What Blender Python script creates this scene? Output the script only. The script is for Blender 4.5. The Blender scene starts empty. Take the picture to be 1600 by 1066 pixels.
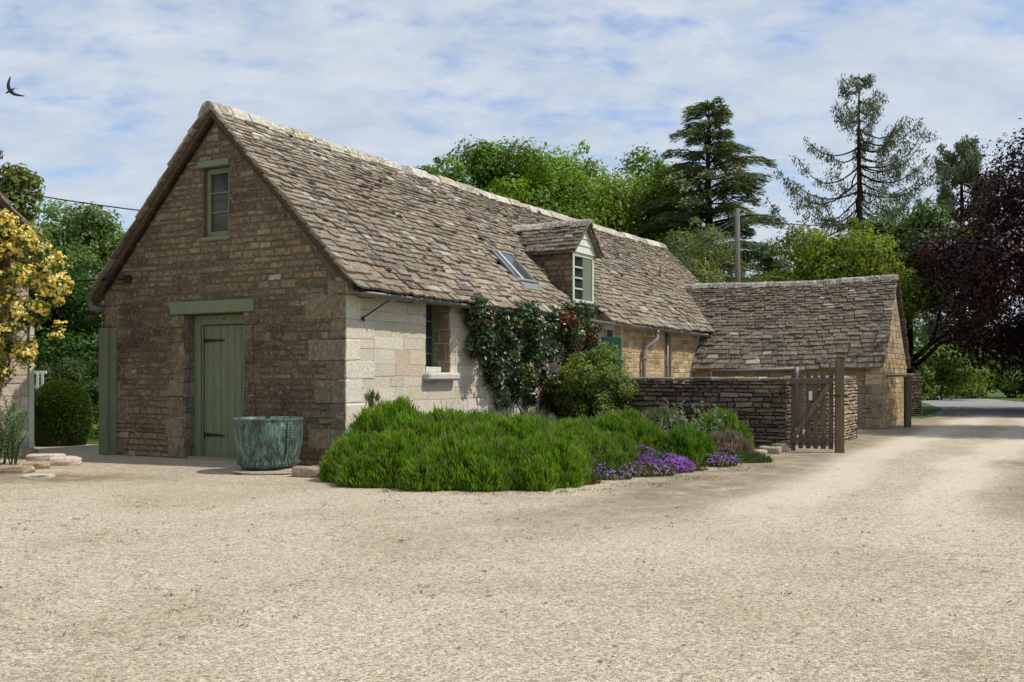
import bpy, math, random
import numpy as np
from mathutils import Vector, Matrix, noise as mnoise
R = random.Random(11)
rng = np.random.default_rng(11)
sc = bpy.context.scene
COL = sc.collection
F, CH, HY = 1555.6, 1.25, 588.0          # focal length in photo pixels, eye height, horizon row
rad = math.radians


def G(px, py):
    Y = CH * F / (py - HY)
    return ((px - 800) / F * Y, Y)


def AT(px, py, Y):
    return ((px - 800) / F * Y, Y, CH + (HY - py) / F * Y)


# ---------------------------------------------------------------- helpers
def tag(o, label=None, cat=None, group=None, kind=None):
    if label: o['label'] = label
    if cat: o['category'] = cat
    if group: o['group'] = group
    if kind: o['kind'] = kind
    return o


def empty(name, loc=(0, 0, 0), rz=0.0, label=None, cat=None, group=None, parent=None):
    o = bpy.data.objects.new(name, None)
    COL.objects.link(o)
    o.location = loc
    o.rotation_euler = (0, 0, rz)
    o.empty_display_size = 0.2
    if parent: o.parent = parent
    return tag(o, label, cat, group)


def link_mesh(name, me, mats, parent=None):
    for m in (mats if isinstance(mats, (list, tuple)) else [mats]):
        me.materials.append(m)
    o = bpy.data.objects.new(name, me)
    COL.objects.link(o)
    if parent: o.parent = parent
    return o


V = Vector


class MB:
    def __init__(s):
        s.v, s.f, s.m, s.c = [], [], [], []

    def add(s, vs, fs, col=(1, 1, 1), mi=0):
        i = len(s.v)
        s.v += [tuple(p) for p in vs]
        s.c += [col] * len(vs)
        for f in fs:
            s.f.append([i + k for k in f])
            s.m.append(mi)

    def hexa(s, p, col=(1, 1, 1), mi=0, skip=()):
        fs = [(0, 3, 2, 1), (4, 5, 6, 7), (0, 1, 5, 4), (1, 2, 6, 5), (2, 3, 7, 6), (3, 0, 4, 7)]
        s.add(p, [f for k, f in enumerate(fs) if k not in skip], col, mi)

    def box(s, x0, x1, y0, y1, z0, z1, col=(1, 1, 1), mi=0, b=0.0):
        if b <= 0:
            s.hexa([(x0, y0, z0), (x1, y0, z0), (x1, y1, z0), (x0, y1, z0),
                    (x0, y0, z1), (x1, y0, z1), (x1, y1, z1), (x0, y1, z1)], col, mi)
        else:
            s.obox(((x0 + x1) / 2, (y0 + y1) / 2, (z0 + z1) / 2), ((x1 - x0) / 2, 0, 0), (0, (y1 - y0) / 2, 0), (0, 0, (z1 - z0) / 2), col, mi, b)

    def obox(s, c, ax, ay, az, col=(1, 1, 1), mi=0, b=0.0):
        c, ax, ay, az = V(c), V(ax), V(ay), V(az)
        if b <= 0:
            s.hexa([c - ax - ay - az, c + ax - ay - az, c + ax + ay - az, c - ax + ay - az,
                    c - ax - ay + az, c + ax - ay + az, c + ax + ay + az, c - ax + ay + az], col, mi)
            return
        # chamfered box: 24 vertices
        A = [ax, ay, az]
        L = [a.length for a in A]
        vs, idx = [], {}
        for sx in (-1, 1):
            for sy in (-1, 1):
                for sz in (-1, 1):
                    sg = (sx, sy, sz)
                    for k in range(3):
                        p = c.copy()
                        for j in range(3):
                            f = 1 if j == k else max(0.0, 1 - b / max(L[j], 1e-6))
                            p = p + A[j] * sg[j] * f
                        idx[(sg, k)] = len(vs)
                        vs.append(p)
        fs = []
        for k in range(3):
            j, l = (k + 1) % 3, (k + 2) % 3
            for sg in (-1, 1):
                q = []
                for sj, sl in ((-1, -1), (1, -1), (1, 1), (-1, 1)):
                    t = [0, 0, 0]; t[k] = sg; t[j] = sj; t[l] = sl
                    q.append(idx[(tuple(t), k)])
                fs.append(q if sg > 0 else q[::-1])
        for k in range(3):          # edge chamfers
            j, l = (k + 1) % 3, (k + 2) % 3
            for sj in (-1, 1):
                for sl in (-1, 1):
                    a = [0, 0, 0]; a[j] = sj; a[l] = sl
                    lo, hi = a[:], a[:]
                    lo[k] = -1; hi[k] = 1
                    q = [idx[(tuple(lo), j)], idx[(tuple(hi), j)], idx[(tuple(hi), l)], idx[(tuple(lo), l)]]
                    fs.append(q if sj * sl < 0 else q[::-1])
        for sx in (-1, 1):
            for sy in (-1, 1):
                for sz in (-1, 1):
                    t = (sx, sy, sz)
                    q = [idx[(t, 0)], idx[(t, 1)], idx[(t, 2)]]
                    fs.append(q if sx * sy * sz > 0 else q[::-1])
        s.add(vs, fs, col, mi)

    def bar(s, a, b, w, t, up=(0, 0, 1), col=(1, 1, 1), mi=0, bev=0.0):
        a, b, up = V(a), V(b), V(up)
        d = b - a
        y = up.cross(d)
        if y.length < 1e-6: y = V((1, 0, 0)).cross(d)
        y.normalize()
        z = d.normalized().cross(y)
        s.obox((a + b) / 2, d / 2, y * w / 2, z * t / 2, col, mi, bev)

    def tube(s, pts, rs, n=8, col=(1, 1, 1), mi=0, caps=True):
        pts = [V(p) for p in pts]
        if not isinstance(rs, (list, tuple)): rs = [rs] * len(pts)
        rings, ref = [], None
        for i, p in enumerate(pts):
            d = (pts[min(i + 1, len(pts) - 1)] - pts[max(i - 1, 0)])
            if d.length < 1e-9: d = V((0, 0, 1))
            d.normalize()
            if ref is None:
                ref = V((0, 0, 1)) if abs(d.z) < 0.9 else V((1, 0, 0))
            x = (ref - d * ref.dot(d))
            if x.length < 1e-6: x = d.orthogonal()
            x.normalize()
            ref = x
            y = d.cross(x)
            rings.append([p + (x * math.cos(2 * math.pi * k / n) + y * math.sin(2 * math.pi * k / n)) * rs[i] for k in range(n)])
        vs = [q for r in rings for q in r]
        fs = []
        for i in range(len(pts) - 1):
            for k in range(n):
                a, b = i * n + k, i * n + (k + 1) % n
                fs.append((a, b, b + n, a + n))
        if caps:
            fs.append(tuple(range(n))[::-1])
            fs.append(tuple((len(pts) - 1) * n + k for k in range(n)))
        s.add(vs, fs, col, mi)

    def lathe(s, prof, n=32, c=(0, 0, 0), col=(1, 1, 1), mi=0, close=False):
        vs, fs = [], []
        m = len(prof)
        for r, z in prof:
            for k in range(n):
                a = 2 * math.pi * k / n
                vs.append((c[0] + r * math.cos(a), c[1] + r * math.sin(a), c[2] + z))
        for i in range(m - 1):
            for k in range(n):
                a, b = i * n + k, i * n + (k + 1) % n
                fs.append((a, b, b + n, a + n))
        s.add(vs, fs, col, mi)

    def blob(s, c, rx, ry, rz, col=(1, 1, 1), mi=0, nu=10, nv=6, jit=0.12, seed=None):
        rr = random.Random(seed if seed is not None else R.random())
        vs, fs = [], []
        for i in range(nv + 1):
            th = math.pi * i / nv
            for k in range(nu):
                a = 2 * math.pi * k / nu
                j = 1 + rr.uniform(-jit, jit)
                vs.append((c[0] + rx * math.sin(th) * math.cos(a) * j, c[1] + ry * math.sin(th) * math.sin(a) * j, c[2] + rz * math.cos(th) * j))
        for i in range(nv):
            for k in range(nu):
                a, b = i * nu + k, i * nu + (k + 1) % nu
                fs.append((a, a + nu, b + nu, b))
        s.add(vs, fs, col, mi)

    def build(s, name, mats, parent=None, smooth=False):
        me = bpy.data.meshes.new(name)
        me.from_pydata(s.v, [], s.f)
        at = me.color_attributes.new('Col', 'FLOAT_COLOR', 'POINT')
        c = np.ones((len(s.v), 4), np.float32)
        if s.v: c[:, :3] = np.array(s.c, np.float32)
        at.data.foreach_set('color', c.ravel())
        me.polygons.foreach_set('material_index', np.array(s.m, np.int32))
        if smooth:
            me.polygons.foreach_set('use_smooth', np.ones(len(s.f), bool))
        me.update()
        return link_mesh(name, me, mats, parent)


def unit(a):
    return a / np.maximum(np.linalg.norm(a, axis=1, keepdims=True), 1e-9)


def leafmesh(name, P, D, N, ln, wd, col, mat, parent=None, fold=0.25, mid=0.0):
    """many small folded leaves: P centre, D along the leaf, N its normal"""
    n = len(P)
    D = unit(D); W = unit(np.cross(D, N)); N2 = np.cross(W, D)
    ln = np.broadcast_to(np.asarray(ln, float).reshape(-1, 1), (n, 1)); wd = np.broadcast_to(np.asarray(wd, float).reshape(-1, 1), (n, 1))
    v = np.empty((n, 4, 3), np.float32)
    v[:, 0] = P - D * ln / 2
    v[:, 1] = P + W * wd / 2 + N2 * wd * fold + D * ln * mid
    v[:, 2] = P + D * ln / 2
    v[:, 3] = P - W * wd / 2 + N2 * wd * fold + D * ln * mid
    me = bpy.data.meshes.new(name)
    me.vertices.add(4 * n)
    me.vertices.foreach_set('co', v.ravel())
    b = (np.arange(n) * 4)[:, None]
    tri = np.concatenate([b + np.array([0, 1, 2]), b + np.array([0, 2, 3])], axis=1).astype(np.int32).ravel()
    me.loops.add(6 * n)
    me.loops.foreach_set('vertex_index', tri)
    me.polygons.add(2 * n)
    me.polygons.foreach_set('loop_start', (np.arange(2 * n) * 3).astype(np.int32))
    me.polygons.foreach_set('loop_total', np.full(2 * n, 3, np.int32))
    me.update(calc_edges=True)
    at = me.color_attributes.new('Col', 'FLOAT_COLOR', 'POINT')
    c = np.ones((n, 4, 4), np.float32)
    c[:, :, :3] = np.asarray(col, np.float32)[:, None, :]
    at.data.foreach_set('color', c.ravel())
    return link_mesh(name, me, mat, parent)


def rdir(n, zlo=-1.0):
    z = rng.uniform(zlo, 1, n); a = rng.uniform(0, 2 * np.pi, n)
    r = np.sqrt(np.maximum(0, 1 - z * z))
    return np.stack([r * np.cos(a), r * np.sin(a), z], 1)


def vary(col, n, amt=0.22, hue=0.08):
    c = np.array(col)[None, :] * rng.uniform(1 - amt, 1 + amt, (n, 1))
    h = rng.uniform(-hue, hue, (n, 1))
    c = c * np.concatenate([1 + h * 2, 1 + h * 0.3, 1 - h], 1)
    return np.clip(c, 0.002, 0.95)


# ---------------------------------------------------------------- materials
def newmat(name):
    m = bpy.data.materials.new(name)
    m.use_nodes = True
    nt = m.node_tree
    nt.nodes.clear()
    out = nt.nodes.new('ShaderNodeOutputMaterial')
    p = nt.nodes.new('ShaderNodeBsdfPrincipled')
    nt.links.new(p.outputs[0], out.inputs[0])
    return m, nt, p, out


def nd(nt, typ, **kw):
    n = nt.nodes.new(typ)
    for k, v in kw.items():
        if k.startswith('i_'):
            n.inputs[k[2:].replace('_', ' ')].default_value = v
        else:
            setattr(n, k, v)
    return n


def ramp(nt, fac, stops):
    r = nt.nodes.new('ShaderNodeValToRGB')
    el = r.color_ramp.elements
    while len(el) < len(stops): el.new(0.5)
    for e, (p, c) in zip(el, stops):
        e.position = p
        e.color = (c[0], c[1], c[2], 1) if isinstance(c, tuple) else (c, c, c, 1)
    nt.links.new(fac, r.inputs[0])
    return r.outputs[0]


def mixc(nt, a, b, fac, mode='MIX'):
    m = nt.nodes.new('ShaderNodeMix')
    m.data_type = 'RGBA'; m.blend_type = mode
    for val, k in ((fac, 0), (a, 6), (b, 7)):
        if isinstance(val, (int, float)): m.inputs[k].default_value = val
        elif isinstance(val, tuple): m.inputs[k].default_value = (*val, 1)
        else: nt.links.new(val, m.inputs[k])
    return m.outputs[2]


def coords(nt, scale=(1, 1, 1)):
    g = nt.nodes.new('ShaderNodeTexCoord')
    mp = nt.nodes.new('ShaderNodeMapping')
    mp.inputs['Scale'].default_value = scale
    nt.links.new(g.outputs['Object'], mp.inputs[0])
    return mp.outputs[0]


def ntex(nt, vec, scale, detail=4, rough=0.6, dist=0.0):
    n = nt.nodes.new('ShaderNodeTexNoise')
    n.inputs['Scale'].default_value = scale
    n.inputs['Detail'].default_value = detail
    n.inputs['Roughness'].default_value = rough
    n.inputs['Distortion'].default_value = dist
    nt.links.new(vec, n.inputs['Vector'])
    return n.outputs['Fac']


def bump(nt, p, h, strength=0.5, dist=0.01):
    b = nt.nodes.new('ShaderNodeBump')
    b.inputs['Strength'].default_value = strength
    b.inputs['Distance'].default_value = dist
    nt.links.new(h, b.inputs['Height'])
    nt.links.new(b.outputs[0], p.inputs['Normal'])


def attr(nt):
    a = nt.nodes.new('ShaderNodeAttribute')
    a.attribute_name = 'Col'
    return a.outputs['Color']


def stone_mat(name, tint=(1, 1, 1), spots=(0.55, 0.53, 0.47), spot_amt=0.5, dark=(0.05, 0.04, 0.032), dark_amt=0.5, big=1.3, fine=38, con=(0.45, 1.5), ochre=0.0, lich=0.6, speck=0.2):
    m, nt, p, out = newmat(name)
    vec = coords(nt)
    c = mixc(nt, attr(nt), tint, 1.0, 'MULTIPLY')
    n1 = ntex(nt, vec, fine, 5, 0.7)
    c = mixc(nt, c, ramp(nt, n1, [(0.25, con[0]), (0.5, 1.0), (0.78, con[1])]), 0.75, 'MULTIPLY')
    n2 = ntex(nt, vec, big, 4, 0.65, 0.6)                      # weather stains
    c = mixc(nt, c, dark, mul(nt, ramp(nt, n2, [(0.46, 0.0), (0.68, 1.0)]), dark_amt))
    n3 = ntex(nt, vec, 13, 4, 0.6, 0.4)                        # lichen
    c = mixc(nt, c, spots, mul(nt, ramp(nt, n3, [(lich, 0.0), (lich + 0.08, 1.0)]), spot_amt))
    if ochre:
        n5 = ntex(nt, vec, 5.5, 5, 0.7, 0.8)
        c = mixc(nt, c, mixc(nt, c, (1.25, 0.92, 0.5), 1.0, 'MULTIPLY'), mul(nt, ramp(nt, n5, [(0.5, 0.0), (0.64, 1.0)]), ochre))
    n4 = ntex(nt, vec, 70, 2, 0.5)
    c = mixc(nt, c, (0.035, 0.03, 0.026), mul(nt, ramp(nt, n4, [(0.62, 0.0), (0.7, 1.0)]), dark_amt * 0.9))
    n6 = ntex(nt, vec, 34, 3, 0.6)
    c = mixc(nt, c, tuple(min(.85, s * 1.15) for s in spots), mul(nt, ramp(nt, n6, [(0.60, 0.0), (0.68, 1.0)]), speck))
    nt.links.new(c, p.inputs['Base Color'])
    p.inputs['Roughness'].default_value = 0.95
    p.inputs['Specular IOR Level'].default_value = 0.15
    bump(nt, p, n1, 0.7, 0.02)
    return m


def mul(nt, a, k):
    m = nt.nodes.new('ShaderNodeMath'); m.operation = 'MULTIPLY'
    nt.links.new(a, m.inputs[0])
    if isinstance(k, (int, float)): m.inputs[1].default_value = k
    else: nt.links.new(k, m.inputs[1])
    return m.outputs[0]


def mth(nt, op, a, b=None, c=None):
    m = nt.nodes.new('ShaderNodeMath'); m.operation = op
    for k, v in enumerate((a, b, c)):
        if v is None: continue
        if isinstance(v, (int, float)): m.inputs[k].default_value = v
        else: nt.links.new(v, m.inputs[k])
    return m.outputs[0]


def paint_mat(name, col, rough=0.55, grime=0.35, scale=9.0, streak=True):
    m, nt, p, out = newmat(name)
    vec = coords(nt, (1, 1, 0.25) if streak else (1, 1, 1))
    n = ntex(nt, vec, scale, 6, 0.7)
    c = mixc(nt, col, tuple(x * 0.55 for x in col), mul(nt, ramp(nt, n, [(0.4, 0.0), (0.75, 1.0)]), grime))
    n2 = ntex(nt, vec, 45, 3, 0.6)
    c = mixc(nt, c, ramp(nt, n2, [(0.3, 0.78), (0.7, 1.15)]), 0.7, 'MULTIPLY')
    n3 = ntex(nt, coords(nt, (1, 1, 0.5)), 30, 4, 0.7, 0.5)
    c = mixc(nt, c, (0.2, 0.17, 0.13), mul(nt, ramp(nt, n3, [(0.64, 0.0), (0.69, 1.0)]), grime))
    nt.links.new(c, p.inputs['Base Color'])
    p.inputs['Roughness'].default_value = rough
    p.inputs['Specular IOR Level'].default_value = 0.3
    bump(nt, p, n2, 0.25, 0.005)
    return m


def wood_mat(name, a, b, axis=(1, 1, 0.06), scale=40):
    m, nt, p, out = newmat(name)
    vec = coords(nt, axis)
    n = ntex(nt, vec, scale, 6, 0.7, 0.5)
    c = ramp(nt, n, [(0.3, b), (0.65, a)])
    c = mixc(nt, c, attr(nt), 1.0, 'MULTIPLY')
    n2 = ntex(nt, coords(nt), 5, 4, 0.6)
    c = mixc(nt, c, (0.10, 0.12, 0.06), mul(nt, ramp(nt, n2, [(0.55, 0.0), (0.75, 1.0)]), 0.45))
    nt.links.new(c, p.inputs['Base Color'])
    p.inputs['Roughness'].default_value = 0.9
    p.inputs['Specular IOR Level'].default_value = 0.15
    bump(nt, p, n, 0.5, 0.01)
    return m


def leaf_mat(name, trans=0.3, rough=0.5, spec=0.3, tcol=(1.15, 1.25, 0.6)):
    m, nt, p, out = newmat(name)
    c = attr(nt)
    n = ntex(nt, coords(nt), 1.1, 3, 0.6)
    c = mixc(nt, c, ramp(nt, n, [(0.3, (0.8, 0.86, 0.85)), (0.7, (1.18, 1.1, 0.95))]), 0.8, 'MULTIPLY')
    nt.links.new(c, p.inputs['Base Color'])
    p.inputs['Roughness'].default_value = rough
    p.inputs['Specular IOR Level'].default_value = spec
    t = nt.nodes.new('ShaderNodeBsdfTranslucent')
    nt.links.new(mixc(nt, c, tcol, 1.0, 'MULTIPLY'), t.inputs[0])
    mx = nt.nodes.new('ShaderNodeMixShader')
    mx.inputs[0].default_value = trans
    nt.links.new(p.outputs[0], mx.inputs[1]); nt.links.new(t.outputs[0], mx.inputs[2])
    nt.links.new(mx.outputs[0], out.inputs[0])
    return m


def bark_mat(name, a=(0.10, 0.08, 0.06), b=(0.035, 0.03, 0.025)):
    m, nt, p, out = newmat(name)
    n = ntex(nt, coords(nt, (1, 1, 0.2)), 14, 6, 0.7, 0.5)
    nt.links.new(ramp(nt, n, [(0.35, b), (0.7, a)]), p.inputs['Base Color'])
    p.inputs['Roughness'].default_value = 0.95
    p.inputs['Specular IOR Level'].default_value = 0.1
    bump(nt, p, n, 0.8, 0.03)
    return m


def metal_mat(name, col, rough=0.5, metallic=0.6, rust=0.3):
    m, nt, p, out = newmat(name)
    vec = coords(nt)
    n = ntex(nt, vec, 11, 5, 0.7)
    c = mixc(nt, col, (0.12, 0.08, 0.055), mul(nt, ramp(nt, n, [(0.5, 0.0), (0.72, 1.0)]), rust))
    nt.links.new(c, p.inputs['Base Color'])
    p.inputs['Metallic'].default_value = metallic
    p.inputs['Roughness'].default_value = rough
    bump(nt, p, n, 0.15, 0.01)
    return m


def glass_mat(name, tint=(0.02, 0.024, 0.026)):
    m, nt, p, out = newmat(name)
    n = ntex(nt, coords(nt), 3, 3, 0.6)
    nt.links.new(ramp(nt, n, [(0.3, tint), (0.75, tuple(2.2 * t for t in tint))]), p.inputs['Base Color'])
    p.inputs['Roughness'].default_value = 0.06
    p.inputs['Specular IOR Level'].default_value = 0.6
    bump(nt, p, n, 0.05, 0.01)
    return m


M = {}
M['gable'] = stone_mat('dark_rubble_stone', tint=(0.98, 0.96, 0.89), spot_amt=0.6, dark_amt=0.7, spots=(0.30, 0.27, 0.19), dark=(0.042, 0.032, 0.022), fine=17, con=(0.3, 1.9), ochre=0.4, big=0.8, lich=0.56, speck=0.5)
M['lime'] = stone_mat('limewashed_stone', spot_amt=0.45, dark_amt=0.16, spots=(0.78, 0.76, 0.70), dark=(0.36, 0.28, 0.19), big=1.8, ochre=0.25)
M['quoin'] = stone_mat('quoin_stone', spot_amt=0.4, dark_amt=0.3, spots=(0.45, 0.43, 0.38), dark=(0.08, 0.062, 0.047))
M['dry'] = stone_mat('dry_stone', spot_amt=0.5, dark_amt=0.5, spots=(0.42, 0.40, 0.36), dark=(0.035, 0.03, 0.026))
M['slate'] = stone_mat('stone_slate', spot_amt=0.6, con=(0.35, 1.7), lich=0.57, dark_amt=0.35, spots=(0.38, 0.37, 0.32), dark=(0.05, 0.043, 0.038), big=0.9, fine=26)
M['ridge'] = stone_mat('ridge_stone', spot_amt=0.6, dark_amt=0.35, spots=(0.72, 0.7, 0.62), dark=(0.09, 0.075, 0.06), fine=16, con=(0.4, 1.6), lich=0.52)
M['mortar'] = stone_mat('lime_mortar', spot_amt=0.2, dark_amt=0.4)
M['moss'] = stone_mat('roof_moss', spot_amt=0.05, dark_amt=0.3, fine=60)
M['green'] = paint_mat('sage_green_paint', (0.18, 0.208, 0.12), grime=0.45)
M['palegreen'] = paint_mat('pale_green_paint', (0.55, 0.60, 0.49), grime=0.3)
M['casement'] = paint_mat('grey_green_paint', (0.16, 0.19, 0.15))
M['boards'] = paint_mat('chalky_green_paint', (0.60, 0.66, 0.56), grime=0.25)
M['teal'] = paint_mat('teal_paint', (0.07, 0.2, 0.16))
M['whitepaint'] = paint_mat('white_paint', (0.72, 0.72, 0.68))
M['glass'] = glass_mat('dark_glass')
M['skyglass'] = glass_mat('skylight_glass', (0.03, 0.035, 0.04))
M['iron'] = metal_mat('black_iron', (0.02, 0.02, 0.02), 0.6, 0.3, 0.3)
M['gutter'] = metal_mat('grey_gutter_metal', (0.2, 0.2, 0.2), 0.5, 0.35, 0.3)
M['pipe'] = metal_mat('pale_grey_pipe', (0.2, 0.2, 0.2), 0.55, 0.3, 0.35)
M['lead'] = metal_mat('lead_sheet', (0.24, 0.245, 0.25), 0.5, 0.5, 0.1)
M['wood'] = wood_mat('weathered_grey_wood', (0.165, 0.128, 0.094), (0.065, 0.048, 0.036))
M['oldwood'] = wood_mat('brown_timber', (0.14, 0.1, 0.07), (0.05, 0.037, 0.028), (0.2, 0.2, 1))
M['pole'] = wood_mat('grey_pole_wood', (0.2, 0.185, 0.165), (0.09, 0.082, 0.075))
M['bark'] = bark_mat('tree_bark')
M['barkdark'] = bark_mat('dark_bark', (0.045, 0.037, 0.03), (0.015, 0.013, 0.012))
M['leaf'] = leaf_mat('tree_leaf', 0.42)
M['gloss'] = leaf_mat('glossy_leaf', 0.16, 0.34, 0.5)
M['needle'] = leaf_mat('conifer_needle', 0.12, 0.7, 0.15)
M['copperleaf'] = leaf_mat('copper_leaf', 0.2, 0.45, 0.3, (1.6, 0.7, 0.5))
M['herb'] = leaf_mat('herb_leaf', 0.4, 0.7, 0.15)
M['petal'] = leaf_mat('petal', 0.35, 0.8, 0.1, (1.1, 1.0, 0.9))
M['core'] = bark_mat('woody_twigs', (0.05, 0.055, 0.022), (0.016, 0.02, 0.008))
M['bird'] = paint_mat('dark_feathers', (0.03, 0.032, 0.045), 0.6, 0.3)
M['wire'] = metal_mat('black_wire', (0.015, 0.015, 0.016), 0.6, 0.0, 0.0)


def copper_mat():
    m, nt, p, out = newmat('verdigris_copper')
    vec = coords(nt, (1, 1, 0.32))
    n = ntex(nt, vec, 12, 7, 0.75, 0.4)
    n2 = ntex(nt, vec, 45, 4, 0.7)
    s = mth(nt, 'ADD', mul(nt, n, 0.65), mul(nt, n2, 0.35))
    c = ramp(nt, s, [(0.40, (0.035, 0.034, 0.028)), (0.48, (0.065, 0.085, 0.07)), (0.54, (0.10, 0.185, 0.145)), (0.68, (0.27, 0.41, 0.33))])
    nt.links.new(c, p.inputs['Base Color'])
    p.inputs['Roughness'].default_value = 0.65
    p.inputs['Metallic'].default_value = 0.15
    bump(nt, p, s, 0.4, 0.01)
    return m


M['copper'] = copper_mat()


def gravel_mat():
    m, nt, p, out = newmat('limestone_gravel')
    vec = coords(nt)
    vo = nt.nodes.new('ShaderNodeTexVoronoi'); vo.inputs['Scale'].default_value = 105
    nt.links.new(vec, vo.inputs['Vector'])
    vo2 = nt.nodes.new('ShaderNodeTexVoronoi'); vo2.inputs['Scale'].default_value = 46
    nt.links.new(vec, vo2.inputs['Vector'])
    sep = nt.nodes.new('ShaderNodeSeparateColor'); nt.links.new(vo.outputs['Color'], sep.inputs[0])
    sep2 = nt.nodes.new('ShaderNodeSeparateColor'); nt.links.new(vo2.outputs['Color'], sep2.inputs[0])
    peb = ramp(nt, sep.outputs[0], [(0.0, (0.16, 0.125, 0.08)), (0.14, (0.36, 0.30, 0.22)), (0.5, (0.50, 0.435, 0.335)), (0.85, (0.59, 0.52, 0.41)), (1.0, (0.74, 0.68, 0.57))])
    peb = mixc(nt, peb, ramp(nt, sep2.outputs[1], [(0.0, 0.55), (0.3, 0.95), (1.0, 1.15)]), 0.6, 'MULTIPLY')
    # broad worn and dirty areas
    big = ntex(nt, vec, 0.4, 6, 0.65, 0.6)
    c = mixc(nt, peb, ramp(nt, big, [(0.32, (0.80, 0.76, 0.68)), (0.56, (1.04, 1.03, 0.99))]), 0.9, 'MULTIPLY')
    # wheel tracks: bands running along the drive direction
    sx = nt.nodes.new('ShaderNodeSeparateXYZ'); nt.links.new(vec, sx.inputs[0])
    wob = ntex(nt, vec, 0.22, 3, 0.5)
    sd = mth(nt, 'ADD', mth(nt, 'MULTIPLY', mth(nt, 'SUBTRACT', sx.outputs[0], 0.89), 0.868), mth(nt, 'MULTIPLY', mth(nt, 'SUBTRACT', sx.outputs[1], 6.9), -0.4965))
    sd = mth(nt, 'ADD', sd, mth(nt, 'MULTIPLY', mth(nt, 'SUBTRACT', wob, 0.5), 2.2))
    fade = mth(nt, 'MULTIPLY', nd_map(nt, sx.outputs[1], 6.0, 11.0), 1.0)

    def band(c0, w):
        d = mth(nt, 'ABSOLUTE', mth(nt, 'SUBTRACT', sd, c0))
        return mth(nt, 'SUBTRACT', 1.0, nd_map(nt, d, w * 0.3, w))
    dirt_n = ntex(nt, vec, 2.4, 6, 0.7)
    dirt = mul(nt, mth(nt, 'MAXIMUM', band(-1.2, 0.95), band(2.7, 0.95)), ramp(nt, dirt_n, [(0.34, 0.2), (0.56, 1.0)]))
    c = mixc(nt, c, (0.21, 0.16, 0.105), mul(nt, mul(nt, dirt, fade), 0.8))
    light = mul(nt, mth(nt, 'MAXIMUM', band(0.0, 0.6), band(1.5, 0.5)), fade)
    c = mixc(nt, c, (0.70, 0.62, 0.49), mul(nt, light, 0.5))
    # moss and weed flecks
    w1 = ntex(nt, coords(nt, (1, 1.6, 1)), 9.0, 6, 0.78)
    w2 = ntex(nt, vec, 0.5, 3, 0.5)
    weed = mul(nt, ramp(nt, w1, [(0.535, 0.0), (0.60, 1.0)]), ramp(nt, w2, [(0.44, 0.08), (0.58, 1.0)]))
    c = mixc(nt, c, (0.20, 0.165, 0.095), mul(nt, weed, 0.7))
    # dirt bank by the left edging stones
    dx = mth(nt, 'POWER', mth(nt, 'DIVIDE', mth(nt, 'ADD', sx.outputs[0], 6.3), 2.2), 2)
    dy = mth(nt, 'POWER', mth(nt, 'DIVIDE', mth(nt, 'SUBTRACT', sx.outputs[1], 12.2), 0.75), 2)
    bank = mth(nt, 'SUBTRACT', 1.0, nd_map(nt, mth(nt, 'ADD', dx, dy), 0.2, 1.3))
    c = mixc(nt, c, (0.19, 0.14, 0.09), mul(nt, mul(nt, bank, ramp(nt, dirt_n, [(0.36, 0.15), (0.56, 1.0)])), 0.85))
    nt.links.new(c, p.inputs['Base Color'])
    p.inputs['Roughness'].default_value = 0.95
    p.inputs['Specular IOR Level'].default_value = 0.15
    h = mth(nt, 'ADD', mth(nt, 'MULTIPLY', vo.outputs['Distance'], -1.0), mth(nt, 'MULTIPLY', vo2.outputs['Distance'], -0.8))
    h = mth(nt, 'ADD', h, mul(nt, ntex(nt, vec, 14, 4, 0.6), 0.4))
    bump(nt, p, h, 0.7, 0.011)
    return m


def nd_map(nt, v, a, b):
    n = nt.nodes.new('ShaderNodeMapRange')
    n.interpolation_type = 'SMOOTHSTEP'
    nt.links.new(v, n.inputs['Value'])
    n.inputs['From Min'].default_value = a
    n.inputs['From Max'].default_value = b
    return n.outputs[0]


M['gravel'] = gravel_mat()


def simple_ground(name, stops, scale, fine):
    m, nt, p, out = newmat(name)
    vec = coords(nt)
    c = ramp(nt, ntex(nt, vec, scale, 5, 0.65), stops)
    n = ntex(nt, vec, fine, 4, 0.7)
    c = mixc(nt, c, ramp(nt, n, [(0.3, 0.6), (0.7, 1.35)]), 0.8, 'MULTIPLY')
    nt.links.new(c, p.inputs['Base Color'])
    p.inputs['Roughness'].default_value = 0.95
    p.inputs['Specular IOR Level'].default_value = 0.15
    bump(nt, p, n, 0.6, 0.03)
    return m


M['grass'] = simple_ground('lawn_grass', [(0.3, (0.05, 0.085, 0.02)), (0.7, (0.10, 0.15, 0.035))], 0.6, 28)
M['asphalt'] = simple_ground('grey_asphalt', [(0.3, (0.24, 0.235, 0.225)), (0.7, (0.32, 0.31, 0.295))], 0.8, 60)
M['pebble'] = stone_mat('loose_pebble', spot_amt=0.1, dark_amt=0.15, fine=90)
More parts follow.
